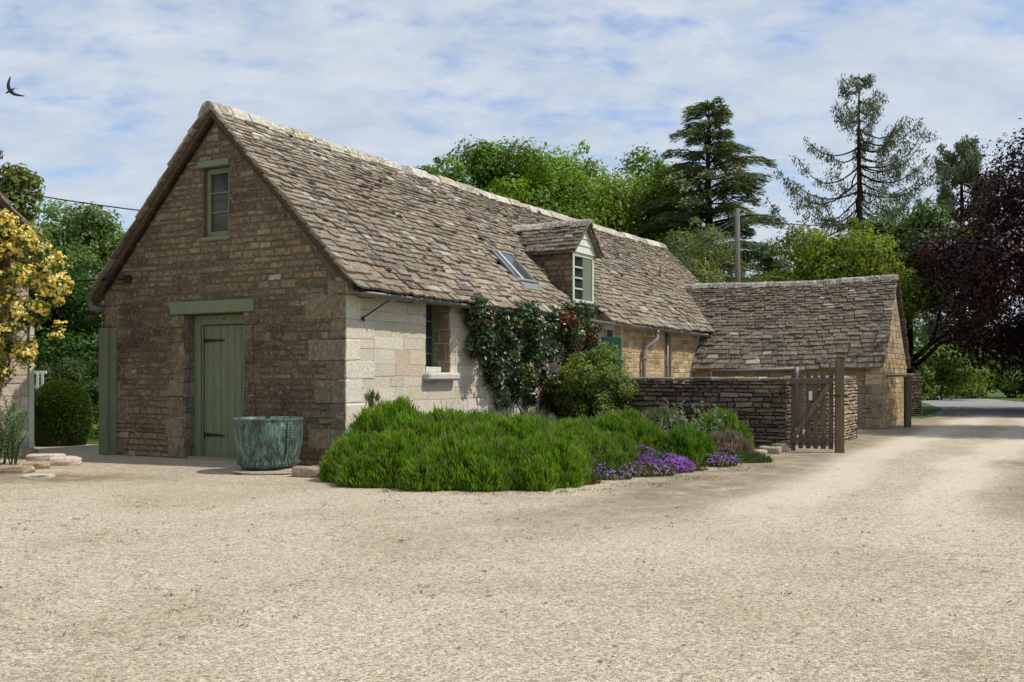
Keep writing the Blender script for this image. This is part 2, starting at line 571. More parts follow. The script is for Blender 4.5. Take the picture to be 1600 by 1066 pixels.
# ---------------------------------------------------------------- masonry and roofing builders
def stones(mb, o, e, n, u0, u1, z0, z1, ch, cw, pal, openings=(), top=None, dep=0.012, bev=0.007, gap=0.009, jit=0.007, mi=0):
    o, e, n = V(o), V(e), V(n)
    up = V((0, 0, 1))
    z = z0
    while z < z1 - 0.02:
        h = R.uniform(*ch)
        if callable(cw): lo, hi = cw(z)
        else: lo, hi = cw
        u = u0 - R.random() * lo
        while u < u1:
            w = R.uniform(lo, hi)
            a, b = max(u, u0), min(u + w, u1)
            u += w
            za, zb = z, min(z + h, z1)
            if top:
                zb = min(zb, top(a), top(b))
            ok = True
            for (oa, ob, oza, ozb) in openings:
                if b > oa and a < ob and zb > oza + 0.005 and za < ozb - 0.005:
                    if zb - oza < 0.4 * (zb - za) and zb - oza < 0.06: zb = oza
                    elif ozb - za < 0.4 * (zb - za) and ozb - za < 0.06: za = ozb
                    elif a < oa and (oa - a) >= (b - ob): b = oa
                    elif b > ob: a = ob
                    else: ok = False
            if not ok or b - a < 0.035 or zb - za < 0.03: continue
            g = gap * R.uniform(0.5, 1.4)
            c = pal((a + b) / 2, (za + zb) / 2) if callable(pal) else pick(pal)
            d = dep * R.uniform(0.35, 1.5)
            J = lambda k=1.0: R.uniform(-jit, jit) * k
            q = [(a + g + J(), za + g + J()), (b - g + J(), za + g + J()), (b - g + J(), zb - g + J()), (a + g + J(), zb - g + J())]
            cx, cz = (a + b) / 2, (za + zb) / 2
            back = [o + e * x + up * y - n * 0.01 for x, y in q]
            bw = min(bev, (b - a) * 0.2, (zb - za) * 0.2)
            fr = []
            for x, y in q:
                fx = x + (bw if x < cx else -bw); fy = y + (bw if y < cz else -bw)
                fr.append(o + e * fx + up * fy + n * (d + R.uniform(-0.3, 0.3) * d))
            mb.hexa(back + fr, c, mi, skip=(0,))
        z += h


def wall_body(mb, o, e, n, ln, tops, thick, openings, col, mi=0):
    """solid wall with openings; tops = [(u, z), ...] piecewise linear top; faces only where wall meets air"""
    o, e, n = V(o), V(e), V(n)
    up = V((0, 0, 1))

    def top(u):
        for (ua, za), (ub, zb) in zip(tops, tops[1:]):
            if ua - 1e-6 <= u <= ub + 1e-6: return za + (zb - za) * (u - ua) / max(ub - ua, 1e-9)
        return tops[-1][1]
    us = sorted(set([0, ln] + [t[0] for t in tops] + [q for op in openings for q in op[:2]]))
    P = lambda u, z, d: o + e * u + up * z - n * d
    for a, b in zip(us, us[1:]):
        m = (a + b) / 2
        ops = sorted([op for op in openings if op[0] < m < op[1]], key=lambda t: t[2])
        segs, lo = [], (0, 0)
        for op in ops:
            if op[2] > 0: segs.append((lo, (op[2], op[2])))
            lo = (op[3], op[3])
        segs.append((lo, (top(a), top(b))))
        for (l0, l1), (h0, h1) in segs:
            mb.add([P(a, l0, 0), P(b, l1, 0), P(b, h1, 0), P(a, h0, 0)], [(0, 1, 2, 3)], col, mi)
            mb.add([P(a, l0, thick), P(b, l1, thick), P(b, h1, thick), P(a, h0, thick)], [(3, 2, 1, 0)], col, mi)
        mb.add([P(a, top(a), 0), P(b, top(b), 0), P(b, top(b), thick), P(a, top(a), thick)], [(0, 1, 2, 3)], col, mi)
    for u in (0, ln):
        mb.add([P(u, 0, 0), P(u, top(u), 0), P(u, top(u), thick), P(u, 0, thick)], [(0, 1, 2, 3)], col, mi)
    for (a, b, z0, z1) in openings:
        for u in (a, b):
            mb.add([P(u, z0, 0), P(u, z1, 0), P(u, z1, thick), P(u, z0, thick)], [(0, 1, 2, 3)], col, mi)
        for z in (z0, z1):
            mb.add([P(a, z, 0), P(b, z, 0), P(b, z, thick), P(a, z, thick)], [(0, 1, 2, 3)], col, mi)


def reveal_stones(mb, o, e, n, a, b, z0, z1, depth, pal, ch=(0.14, 0.3)):
    """dressed stones lining both jambs of an opening"""
    o, e, n = V(o), V(e), V(n)
    for u, s in ((a, 1), (b, -1)):
        stones(mb, o + e * u - n * depth, n, e * s, 0, depth + 0.012, z0, z1, ch, (depth, depth * 1.5), pal, dep=0.008, gap=0.006)


def slates(mb, O, A, U, N, x0, x1, S, exps, wr0, wr1, colfn, skip=None, sag=None, thick=0.024, mi=0, s0=-0.03):
    O, A, U, N = V(O), V(A), V(U), V(N)
    s = s0
    row = 0
    while s < S - 0.03:
        t = min(1, max(0, s / S))
        e = exps[0] + (exps[1] - exps[0]) * t ** 0.8
        lo, hi = wr0[0] + (wr1[0] - wr0[0]) * t, wr0[1] + (wr1[1] - wr0[1]) * t
        X0 = x0(s) if callable(x0) else x0
        X1 = x1(s) if callable(x1) else x1
        x = X0 - R.random() * lo * 0.7
        while x < X1:
            w = R.uniform(lo, hi)
            a, b = max(x, X0 - R.uniform(0, .03)), min(x + w, X1 + R.uniform(0, .03))
            x += w
            if b - a < 0.05: continue
            sm = s + e / 2
            if skip and skip((a + b) / 2, sm, a, b): continue
            g = R.uniform(0.001, 0.008)
            j = e * 0.11
            dz = (sag((a + b) / 2, sm) if sag else 0) + R.uniform(-0.006, 0.008)
            th = thick * R.uniform(0.7, 1.5)
            h0 = 0.034 + th + R.uniform(-0.004, 0.012)
            h1 = 0.012 + th * 0.7
            sl, sr = s + R.uniform(-j, j), s + R.uniform(-j, j)
            st = min(s + e * R.uniform(1.7, 2.0), S + 0.02)
            tw = R.uniform(-0.006, 0.006)
            k = R.uniform(0, 0.02)
            P = lambda xx, ss, hh: O + A * xx + U * ss + N * hh + V((0, 0, dz))
            c = colfn((a + b) / 2, sm)
            m2 = R.uniform(-j, j) * 0.6
            xm = (a + b) / 2
            # bottom edge has a broken mid point so no slate is a perfect rectangle
            vs = [P(a + g + k, sl, h0 - th + tw), P(xm, (sl + sr) / 2 + m2, h0 - th), P(b - g - k, sr, h0 - th - tw), P(b - g, st, h1 - th), P(a + g, st, h1 - th),
                  P(a + g + k, sl + .006, h0 + tw), P(xm, (sl + sr) / 2 + m2 + .006, h0 + .002), P(b - g - k, sr + .006, h0 - tw), P(b - g, st, h1), P(a + g, st, h1)]
            mb.add(vs, [(5, 6, 8, 9), (6, 7, 8), (0, 1, 6, 5), (1, 2, 7, 6), (2, 3, 8, 7), (4, 0, 5, 9), (4, 3, 1, 0), (3, 2, 1)], c, mi)
        s += e
        row += 1


def ridge(mb, p0, p1, side, seg, wid, hgt, colfn, sag=None, drop=None):
    """row of saddle-shaped ridge stones"""
    p0, p1, side = V(p0), V(p1), V(side).normalized()
    d = (p1 - p0); L = d.length; d.normalize()
    x = 0.0
    while x < L - 0.05:
        l = min(R.uniform(*seg), L - x)
        a, b = x + 0.004, x + l - 0.004
        x += l
        dz = (sag(x - l / 2, 0) if sag else 0) + R.uniform(-0.012, 0.012)
        wv, hv = wid * R.uniform(0.9, 1.1), hgt * R.uniform(0.9, 1.12)
        prof = [(-1, -1.0), (-0.62, -0.28), (-0.3, 0.02), (0.0, 0.1), (0.3, 0.02), (0.62, -0.28), (1, -1.0), (0.86, -1.08), (0.0, -0.3), (-0.86, -1.08)]
        c = colfn(x, 0)
        vs = []
        sk = R.uniform(-0.012, 0.012)
        for t, q in ((a, 1.0), (b, R.uniform(0.96, 1.04))):
            for (sx, sz) in prof:
                vs.append(p0 + d * (t + R.uniform(-.006, .006)) + side * (sx * wv * q + sk) + V((0, 0, sz * hv * q + dz + 0.02 + R.uniform(-.006, .006))))
        n = len(prof)
        fs = [(k, (k + 1) % n, n + (k + 1) % n, n + k) for k in range(n)]
        fs += [(0, 9, 8, 1), (1, 8, 2), (2, 8, 3), (3, 8, 4), (4, 8, 5), (5, 8, 7, 6)]
        fs += [tuple(n + i for i in f)[::-1] for f in fs[n:]]
        mb.add(vs, fs, c)


def pick(pal, sp=0.18):
    r = R.random() * sum(w for w, _ in pal)
    for w, c in pal:
        r -= w
        if r <= 0: break
    k = R.uniform(1 - sp, 1 + sp)
    return tuple(min(0.9, x * k * R.uniform(0.97, 1.03)) for x in c)


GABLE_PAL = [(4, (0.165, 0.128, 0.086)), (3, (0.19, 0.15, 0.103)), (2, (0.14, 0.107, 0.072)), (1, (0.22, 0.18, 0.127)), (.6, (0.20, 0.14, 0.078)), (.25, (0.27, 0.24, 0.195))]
QUOIN_PAL = [(3, (0.20, 0.166, 0.122)), (2, (0.18, 0.146, 0.104)), (1, (0.225, 0.19, 0.145))]
LIME_PAL = [(4, (0.60, 0.54, 0.435)), (3, (0.57, 0.51, 0.40)), (.4, (0.56, 0.48, 0.36)), (2, (0.63, 0.585, 0.49))]
ORANGE_PAL = [(4, (0.43, 0.30, 0.15)), (3, (0.47, 0.35, 0.20)), (2, (0.40, 0.265, 0.12)), (1, (0.50, 0.42, 0.29))]
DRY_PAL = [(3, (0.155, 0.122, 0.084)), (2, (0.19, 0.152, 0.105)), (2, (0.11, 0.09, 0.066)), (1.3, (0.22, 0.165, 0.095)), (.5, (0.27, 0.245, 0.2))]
SLATE_PAL = [(5, (0.25, 0.203, 0.15)), (3, (0.275, 0.225, 0.167)), (2.5, (0.215, 0.175, 0.132)), (.8, (0.275, 0.205, 0.147)), (2, (0.265, 0.235, 0.19)), (.7, (0.37, 0.34, 0.285)), (.7, (0.125, 0.1, 0.082)), (.2, (0.31, 0.235, 0.155))]
WSLATE_PAL = [(5, (0.155, 0.128, 0.103)), (3, (0.175, 0.147, 0.118)), (2.5, (0.12, 0.10, 0.082)), (.5, (0.18, 0.135, 0.098)), (1.3, (0.18, 0.165, 0.14)), (.35, (0.32, 0.30, 0.265)), (1, (0.10, 0.085, 0.072))]
WSLATE_PAL = [(w, (c[0] * 1.02, c[1] * .98, c[2] * .88)) for w, c in WSLATE_PAL]
RIDGE_PAL = [(3, (0.42, 0.385, 0.315)), (2, (0.50, 0.47, 0.40)), (1.5, (0.33, 0.285, 0.22)), (.5, (0.44, 0.35, 0.22)), (1, (0.26, 0.23, 0.19))]

ux, vx = V((0.4965, 0.868, 0)), V((-0.868, 0.4965, 0))
A0 = V((-2.257, 13.51, 0))
RZ = math.atan2(0.868, 0.4965)


def LW(l, w, z=0.0):
    return A0 + ux * l + vx * w + V((0, 0, z))


# ================================================================ the long stone cottage (local frame: x along the side wall, y across the gable)
cot = empty('stone_cottage', A0, RZ, 'long stone cottage with steep stone-slate roof, dark gable with green door and a dormer', 'cottage')
X, Y_, Z_ = V((1, 0, 0)), V((0, 1, 0)), V((0, 0, 1))
GW, GL, SL = 4.89, 18.0, 1.013
EZ = 2.47                                        # slate surface height at the eave edge (w = -0.25)


def roof_z(w): return EZ + SL * (min(w, GW - w) + 0.25)


def wing_z(l): return 3.72 - 1.056 * abs(l - 15.9)


DOOR = (1.87, 3.11, 0.0, 2.18)
GWIN = (2.18, 2.70, 3.32, 4.34)
SWIN = (1.9, 2.57, 1.31, 2.42)
SWIN2 = (8.46, 9.32, 1.05, 2.34)
SLIT = (12.02, 12.36, 0.25, 2.32)

# gable wall
mb = MB()
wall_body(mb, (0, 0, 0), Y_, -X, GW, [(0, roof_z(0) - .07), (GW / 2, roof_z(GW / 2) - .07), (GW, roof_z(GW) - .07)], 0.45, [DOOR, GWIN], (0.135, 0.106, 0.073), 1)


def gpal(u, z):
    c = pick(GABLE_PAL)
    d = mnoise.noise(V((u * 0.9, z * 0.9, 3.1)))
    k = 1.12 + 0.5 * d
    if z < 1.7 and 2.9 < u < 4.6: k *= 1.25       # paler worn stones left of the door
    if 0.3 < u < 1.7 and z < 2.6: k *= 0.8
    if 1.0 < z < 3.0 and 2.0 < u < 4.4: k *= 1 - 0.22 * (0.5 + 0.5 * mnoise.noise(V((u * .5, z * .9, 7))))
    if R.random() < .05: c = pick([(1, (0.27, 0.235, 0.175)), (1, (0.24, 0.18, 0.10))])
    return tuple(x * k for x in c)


stones(mb, (0, 0, 0), Y_, -X, 0.0, GW, 0, 5.2, (0.06, 0.125), (0.1, 0.36), gpal, [DOOR, GWIN], top=lambda u: roof_z(u) - 0.1, dep=0.011, gap=0.006, jit=0.014, bev=0.014)
reveal_stones(mb, (0, 0, 0), Y_, -X, DOOR[0], DOOR[1], 0, 2.18, 0.2, lambda u, z: pick([(2, (0.22, 0.19, 0.155)), (1, (0.19, 0.16, 0.14))]))
gable = mb.build('gable_wall', [M['gable'], M['mortar']], cot)

# side wall (right long side), limewashed near the corner and ochre further along
mb = MB()
wall_body(mb, (0, 0, 0), X, -Y_, GL, [(0, 2.6), (GL, 2.6)], 0.45, [SWIN, SWIN2, SLIT], (0.56, 0.5, 0.4), 1)
stones(mb, (0, 0, 0), X, -Y_, 0.0, 7.9, 0, 2.58, (0.13, 0.23), (0.28, 0.85), lambda u, z: pick(LIME_PAL, 0.06), [SWIN], dep=0.005, gap=0.002, jit=0.009, bev=0.004)
stones(mb, (0, 0, 0), X, -Y_, 7.9, 14.2, 0, 2.58, (0.10, 0.17), (0.2, 0.45), lambda u, z: pick(ORANGE_PAL if u > 9.4 else LIME_PAL), [SWIN2, SLIT], dep=0.012, mi=2)
reveal_stones(mb, (0, 0, 0), X, -Y_, SWIN[0], SWIN[1], SWIN[2], SWIN[3], 0.30, lambda u, z: pick([(2, (0.25, 0.185, 0.115)), (1, (0.30, 0.24, 0.17))]))
reveal_stones(mb, (0, 0, 0), X, -Y_, SWIN2[0], SWIN2[1], SWIN2[2], SWIN2[3], 0.2, lambda u, z: pick(LIME_PAL))
reveal_stones(mb, (0, 0, 0), X, -Y_, SLIT[0], SLIT[1], SLIT[2], SLIT[3], 0.2, lambda u, z: pick(ORANGE_PAL))
mb.build('side_wall', [M['lime'], M['mortar'], M['dry']], cot)

# hidden back and far walls
mb = MB()
mb.box(0.45, GL - .45, GW - 0.45, GW, 0, 2.55, (0.25, 0.2, 0.14))
wall_body(mb, (GL, 0.45, 0), Y_, X, GW - .45, [(0, roof_z(.45) - .07), (GW / 2 - .45, roof_z(GW / 2) - .07), (GW - .45, roof_z(GW) - .07)], 0.44, [], (0.25, 0.2, 0.14))
mb.build('rear_wall', [M['quoin']], cot)

# quoins: long and short blocks at the two front corners
q1, q2, q3, q4, q5 = MB(), MB(), MB(), MB(), MB()
z, k = 0.02, 0
while z < 2.5:
    h = R.uniform(0.22, 0.36)
    h = min(h, 2.56 - z)
    lw, ls = (0.62, 0.3) if k % 2 else (0.32, 0.6)
    lw *= R.uniform(0.8, 1.15); ls *= R.uniform(0.8, 1.15)
    c = pick(QUOIN_PAL)
    jd = R.uniform(0.014, 0.02)
    q1.box(-jd, 0.04, -0.003, lw, z + .006, z + h - .006, c, 0, 0.012)
    q2.box(-0.004, ls, -0.010 - R.uniform(0, .003), 0.12, z + .006, z + h - .006, pick([(2, (0.66, 0.615, 0.52)), (1, (0.62, 0.56, 0.455))], .06), 1, 0.012)
    c = pick(QUOIN_PAL)
    q3.box(-0.02, 0.3, GW - ls, GW + 0.015, z + .006, z + h - .006, tuple(x * 0.95 for x in c), 0, 0.012)
    z += h; k += 1
# jamb blocks beside the door
z = 0.02
while z < 2.1:
    h = min(R.uniform(0.2, 0.34), 2.17 - z)
    q4.box(-0.022, 0.1, 3.115, 3.115 + R.uniform(0.2, 0.42), z + .006, z + h - .006, tuple(x * 0.92 for x in pick(QUOIN_PAL)), 0, 0.01)
    q5.box(-0.022, 0.1, 1.865 - R.uniform(0.16, 0.34), 1.865, z + .006, z + h - .006, tuple(x * 0.8 for x in pick(QUOIN_PAL)), 0, 0.01)
    z += h
for q in (q1, q2, q3, q4, q5):
    q.v = [(x + R.uniform(-.005, .005), y + R.uniform(-.014, .014) * (abs(y) > .05), z + R.uniform(-.014, .014)) for x, y, z in q.v]
for q in (q1, q2, q3): q.build('corner_stones', [M['gable'], M['lime']], cot)
for q in (q4, q5): q.build('jamb_stones', [M['gable'], M['lime']], cot)


# ---- main roof
def msag(x, s):
    t = max(0, min(1, x / GL))
    return -0.07 * math.sin(math.pi * t) + 0.028 * mnoise.noise(V((x * 0.55, s * 0.6, 1.0))) + 0.012 * mnoise.noise(V((x * 1.7, s * 1.7, 5.0)))


cs = 1 / math.hypot(1, SL); sn = SL * cs
SLEN = (GW / 2 + 0.25) / cs
SKY = (5.2, 5.93, 0.28, 0.88)                    # skylight in (l, w)
DORM = (6.93, 7.90)


def mskip(x, s, a, b):
    w = -0.25 + s * cs
    z = EZ + s * sn
    if b > DORM[0] - .02 and a < DORM[1] + .02 and w < 0.92:
        return True
    if b > SKY[0] + .01 and a < SKY[1] - .01 and SKY[2] - .05 < w < SKY[3] - .02: return True
    if x > 13 and w > -0.12 and z < wing_z(x) - 0.05: return True
    return False


def mcol(x, s):
    c = pick(SLATE_PAL)
    t = s / SLEN
    if t > 0.82 and x < 6 and R.random() < 0.45: c = tuple(v * 1.35 for v in pick([(1, (0.36, 0.33, 0.28)), (1, (0.28, 0.25, 0.2))]))
    k = 1 + 0.18 * mnoise.noise(V((x * 0.35, s * 0.5, 9)))
    return tuple(v * k for v in c)


roof = empty('roof', (0, 0, 0), 0, parent=cot)
mb = MB()
slates(mb, (0, -0.25, EZ), X, V((0, cs, sn)), V((0, -sn, cs)), -0.16, GL + 0.12, SLEN, (0.145, 0.074), (0.18, 0.38), (0.13, 0.27), mcol, mskip, msag, 0.03, s0=-0.10)
# moss cushions growing on the slates
for _ in range(240):
    x = R.uniform(0.3, 17.5); s = SLEN * (R.random() ** 0.75)
    if mskip(x, s, x - .2, x + .2): continue
    p = V((x, -0.25 + s * cs, EZ + s * sn)) + V((0, -sn, cs)) * 0.048 + V((0, 0, msag(x, s)))
    r = R.uniform(0.03, 0.085)
    mb.blob(p, r * R.uniform(.9, 1.7), r * 0.8, r * 0.5, pick([(2, (0.045, 0.04, 0.033)), (1, (0.075, 0.07, 0.04))]), 1, 7, 4, 0.2)
mb.build('slate_slope', [M['slate'], M['moss']], roof)
mb = MB()
slates(mb, (0, GW + 0.25, EZ), X, V((0, -cs, sn)), V((0, sn, cs)), -0.16, GL + 0.12, SLEN, (0.24, 0.13), (0.3, 0.6), (0.25, 0.45), mcol, None, msag)
mb.build('slate_slope', [M['slate']], roof)
# boarding under the slates
mb = MB()
for sg, y0 in ((1, -0.0), (-1, GW + 0.0)):
    ym = GW / 2
    za, zb = roof_z(0) - 0.115, roof_z(GW / 2) - 0.115
    mb.hexa([(-0.06, y0, za - .05), (GL - .02, y0, za - .05), (GL - .02, ym, zb - .05), (-0.06, ym, zb - .05),
             (-0.06, y0, za), (GL - .02, y0, za), (GL - .02, ym, zb), (-0.06, ym, zb)][:] , (0.3, 0.25, 0.2))
for l0, l1 in ((-0.06, 6.92), (7.92, 14.6)):  # eave boards added to block light leaking through between the slates
    q = [V((l, w, EZ + SL * (w + .25) - .10 + (.03 if w < -.2 else 0))) for l, w in ((l0, -.265), (l1, -.265), (l1, -.003), (l0, -.003))]
    mb.hexa(q + [p + V((0, 0, .02)) for p in q], (0.5, 0.42, 0.34))
mb.build('roof_boards', [M['oldwood']], roof)
mb = MB()
ridge(mb, (-0.17, GW / 2, roof_z(GW / 2) + .06), (GL + 0.12, GW / 2, roof_z(GW / 2) + .06), (0, 1, 0), (0.35, 0.6), 0.19, 0.17, lambda x, s: pick(RIDGE_PAL), lambda x, s: msag(x, SLEN))
mb.build('ridge_stones', [M['ridge']], roof)
# verge: mortar fillet and timber under the slate edges on the front gable
mb = MB()
for sg in (1, -1):
    y0, y1 = (-0.2, GW / 2) if sg > 0 else (GW + 0.2, GW / 2)
    z0, z1 = roof_z(-.2) - 0.02, roof_z(GW / 2) - 0.02
    mb.hexa([(-0.10, y0, z0 - .10), (0.03, y0, z0 - .10), (0.03, y1, z1 - .10), (-0.10, y1, z1 - .10),
             (-0.10, y0, z0), (0.03, y0, z0), (0.03, y1, z1), (-0.10, y1, z1)], (0.9, 0.85, 0.8))
mb.build('verge_board', [M['oldwood']], roof)

# ---- gutter on the side eave
mb = MB()
pts = [(l, -0.265, 2.39 - 0.004 * l + 0.006 * math.sin(l * 1.3)) for l in [0.02 + 0.71 * k for k in range(21)]]
n = 9
vs, fs = [], []
for (x, y, z) in pts:
    for r in (0.062, 0.054):
        for k in range(n):
            a = math.pi + math.pi * k / (n - 1)
            vs.append((x, y + r * math.cos(a), z + r * math.sin(a)))
for i in range(len(pts) - 1):
    b0, b1 = i * 2 * n, (i + 1) * 2 * n
    for k in range(n - 1):
        fs.append((b0 + k, b1 + k, b1 + k + 1, b0 + k + 1))
        fs.append((b0 + n + k, b0 + n + k + 1, b1 + n + k + 1, b1 + n + k))
    fs.append((b0, b0 + n, b1 + n, b1)); fs.append((b0 + n - 1, b1 + n - 1, b1 + 2 * n - 1, b0 + 2 * n - 1))
fs.append(tuple(range(n))); fs.append(tuple((len(pts) - 1) * 2 * n + k for k in range(n)))
mb.add(vs, fs)
for l in range(0, 8):                             # joint collars
    x = 1.2 + l * 1.83
    mb.tube([(x, -0.265, 2.376 - .004 * x), (x + .07, -0.265, 2.376 - .004 * x)], 0.058, 12)
gut = mb.build('gutter', [M['gutter']], cot, True)
for x in (0.25, 1.15, 2.2, 3.1, 4.0, 4.9, 5.8, 6.7, 7.6, 8.5, 9.4, 10.3, 11.2, 12.1, 13.0):
    m2 = MB()
    m2.bar((x, 0.0, 2.34), (x, -0.29, 2.315 - .004 * x), 0.025, 0.012)
    m2.build('gutter_bracket', [M['iron']], gut)
m2 = MB()
m2.tube([(0.5, 0.0, 2.42), (0.55, -0.26, 2.36), (0.56, -0.30, 2.3), (0.35, -0.02, 2.06), (0.33, -0.0, 2.04)], 0.011, 6)
m2.tube([(0.35, -0.02, 2.07), (0.31, -0.06, 2.02)], 0.018, 6)
m2.build('iron_stay', [M['iron']], cot)
m2 = MB()                                         # stub gutter at the back left eave
m2.tube([(-0.05, GW + .3, 2.36), (1.2, GW + .3, 2.35)], 0.06, 10)
m2.build('gutter', [M['gutter']], cot, True)

# downpipe with swan neck, and a slim pipe by the recess
mb = MB()
mb.tube([(10.75, -0.265, 2.32), (10.75, -0.265, 2.2), (10.68, -0.3, 2.1), (10.5, -0.12, 1.92), (10.42, -0.085, 1.82), (10.4, -0.085, 1.6), (10.4, -0.085, 0.02)], 0.045, 10)
for z in (1.62, 0.8): mb.tube([(10.4, -0.085, z), (10.4, -0.085, z + .06)], 0.056, 10)
mb.tube([(10.75, -0.265, 2.29), (10.75, -0.265, 2.23)], 0.058, 10)
mb.build('downpipe', [M['pipe']], cot, True)
mb = MB()
mb.tube([(11.93, -0.06, 2.3), (11.93, -0.06, 0.02)], 0.035, 8)
mb.build('downpipe', [M['pipe']], cot, True)
mb = MB()                                         # dark boarded door in the slit recess
mb.box(12.03, 12.35, 0.2, 0.24, 0.27, 2.3)
mb.build('slit_door', [M['oldwood']], cot)

# ---- gable door with frame, planks, strap hinges
mb = MB()
mb.box(-0.045, 0.12, 1.66, 3.38, 2.185, 2.37, b=0.008)
mb.build('door_lintel', [M['green']], cot)
mb = MB()
mb.box(0.185, 0.30, 2.97, 3.105, 0.0, 2.175, b=0.006)
mb.box(0.185, 0.30, 1.875, 2.0, 0.0, 2.175, b=0.006)
mb.box(0.187, 0.30, 2.0, 2.97, 2.03, 2.172, b=0.006)
mb.box(0.22, 0.30, 2.945, 2.968, 0.0, 2.028)
mb.box(0.22, 0.30, 2.002, 2.025, 0.0, 2.028)
mb.build('door_frame', [M['green']], cot)
mb = MB()
y = 2.028
while y < 2.94:
    w = min(R.uniform(0.13, 0.16), 2.942 - y)
    mb.box(0.245 + R.uniform(0, .003), 0.29, y + .003, y + w - .003, 0.03, 2.022, b=0.006)
    y += w
mb.box(0.26, 0.295, 2.03, 2.94, 0.02, 2.018)
door = mb.build('door', [M['green']], cot)
for z in (1.79, 0.36):
    m2 = MB()
    m2.hexa([(0.232, 2.935, z - .03), (0.244, 2.935, z - .03), (0.244, 2.93, z + .03), (0.232, 2.93, z + .03),
             (0.232, 2.55, z - .012), (0.244, 2.55, z - .012), (0.244, 2.55, z + .012), (0.232, 2.55, z + .012)])
    m2.lathe([(0.0, 0.0), (0.022, 0.0), (0.022, 0.012), (0, 0.012)], 10, (0.236, 2.54, z - .006))
    m2.tube([(0.235, 2.94, z - .045), (0.235, 2.94, z + .045)], 0.012, 8)
    m2.build('strap_hinge', [M['iron']], door)
m2 = MB()
m2.tube([(0.18, 2.46, 2.11), (0.165, 2.46, 2.11)], 0.014, 8)
m2.build('door_hook', [M['iron']], cot)
mb = MB()
mb.box(0.02, 0.3, 1.9, 3.08, -0.02, 0.035, (0.3, 0.26, 0.2), b=0.01)
mb.build('door_step', [M['quoin']], cot)

# green corner post on the left of the gable
mb = MB()
mb.box(-0.06, -0.015, 4.60, 4.73, 0.0, 2.015, b=0.006)
mb.box(-0.12, 0.03, 4.732, 4.915, 0.0, 2.02, b=0.008)
mb.build('corner_post', [M['green']], cot)
# iron arm with bracket near the left eave
mb = MB()
mb.tube([(-0.06, 4.38, 2.78), (-0.1, 4.62, 2.78), (-0.12, 5.55, 2.8)], 0.017, 8)
mb.box(-0.05, 0.0, 4.27, 4.42, 2.72, 2.84, b=0.006)
mb.build('iron_arm', [M['iron']], cot)


# ---- windows
def window(parent, o, e, n, w, h, frame, mat, rows, cols=1, bar=0.022, depth=0.06, glass='glass', label=None):
    """framed window in the plane o + e*u + z; outer face at n * 0"""
    o, e, n = V(o), V(e), V(n)
    z = V((0, 0, 1))

    def bx(m, u0, u1, z0, z1, d0, d1, b=0.004):
        c = o + e * (u0 + u1) / 2 + z * (z0 + z1) / 2 - n * (d0 + d1) / 2
        m.obox(c, e * (u1 - u0) / 2, n * (d1 - d0) / 2, z * (z1 - z0) / 2, (1, 1, 1), 0, b)
    m = MB()
    bx(m, 0, frame, 0, h, 0, depth); bx(m, w - frame, w, 0, h, 0, depth)
    bx(m, frame, w - frame, 0, frame, 0.001, depth); bx(m, frame, w - frame, h - frame, h, 0.001, depth)
    wn = m.build('window', [M[mat]], parent)
    if label: wn['label'] = label
    m = MB()
    for r in range(1, rows):
        zz = frame + (h - 2 * frame) * r / rows
        m = MB(); bx(m, frame, w - frame, zz - bar / 2, zz + bar / 2, 0.014, depth - .01, 0.002); m.build('glazing_bar', [M[mat]], wn)
    for c in range(1, cols):
        uu = frame + (w - 2 * frame) * c / cols
        m = MB(); bx(m, uu - bar / 2, uu + bar / 2, frame, h - frame, 0.012, depth - .008, 0.002); m.build('glazing_bar', [M[mat]], wn)
    m = MB()
    bx(m, frame - .005, w - frame + .005, frame - .005, h - frame + .005, depth * 0.6, depth * 0.6 + .006, 0)
    m.build('pane', [M[glass]], wn)
    return wn


window(cot, (0.06, GWIN[0] + .005, GWIN[2] + .005), Y_, -X, GWIN[1] - GWIN[0] - .01, GWIN[3] - GWIN[2] - .01, 0.075, 'green', 3, 1, 0.02)
mb = MB(); mb.box(-0.06, 0.1, 2.14, 2.78, 4.345, 4.44, b=0.008); mb.build('window_lintel', [M['green']], cot)
mb = MB(); mb.box(-0.035, 0.1, 2.14, 2.73, 3.255, 3.315, (0.24, 0.2, 0.15), b=0.012); mb.build('window_sill', [M['quoin']], cot)
window(cot, (SWIN[0] + .005, 0.29, SWIN[2] + .01), X, -Y_, SWIN[1] - SWIN[0] - .01, SWIN[3] - SWIN[2] - .02, 0.032, 'green', 4, 1, 0.02)
mb = MB(); mb.box(SWIN[0] + .005, SWIN[1] - .2, 0.03, 0.285, SWIN[2] + .002, SWIN[2] + .085, b=0.006); mb.build('inner_sill', [M['palegreen']], cot)
mb = MB(); mb.obox((2.245, 0.06, 1.245), (0.43, 0, 0), (0, 0.2, 0.0), (0, 0, 0.062), (0.55, 0.52, 0.45), 0, 0.03); mb.build('window_sill', [M['lime']], cot)
window(cot, (SWIN2[0] + .005, 0.14, SWIN2[2] + .005), X, -Y_, SWIN2[1] - SWIN2[0] - .01, SWIN2[3] - SWIN2[2] - .01, 0.085, 'palegreen', 3, 2, 0.03)
mb = MB()                                         # small teal shutter standing open
mb.obox((8.3, -0.24, 1.72), (0.02, 0, 0), (0, 0.22, 0), (0, 0, 0.34), (1, 1, 1), 0, 0.006)
for dz in (-.16, .16): mb.obox((8.275, -0.24, 1.72 + dz), (0.008, 0, 0), (0, 0.2, 0), (0, 0, 0.04), (1, 1, 1), 0, 0.003)
mb.obox((8.44, -0.03, 1.72), (0.12, 0, 0), (0, 0.015, 0), (0, 0, 0.34), (1, 1, 1), 0, 0.005)
mb.build('shutter', [M['teal']], cot)

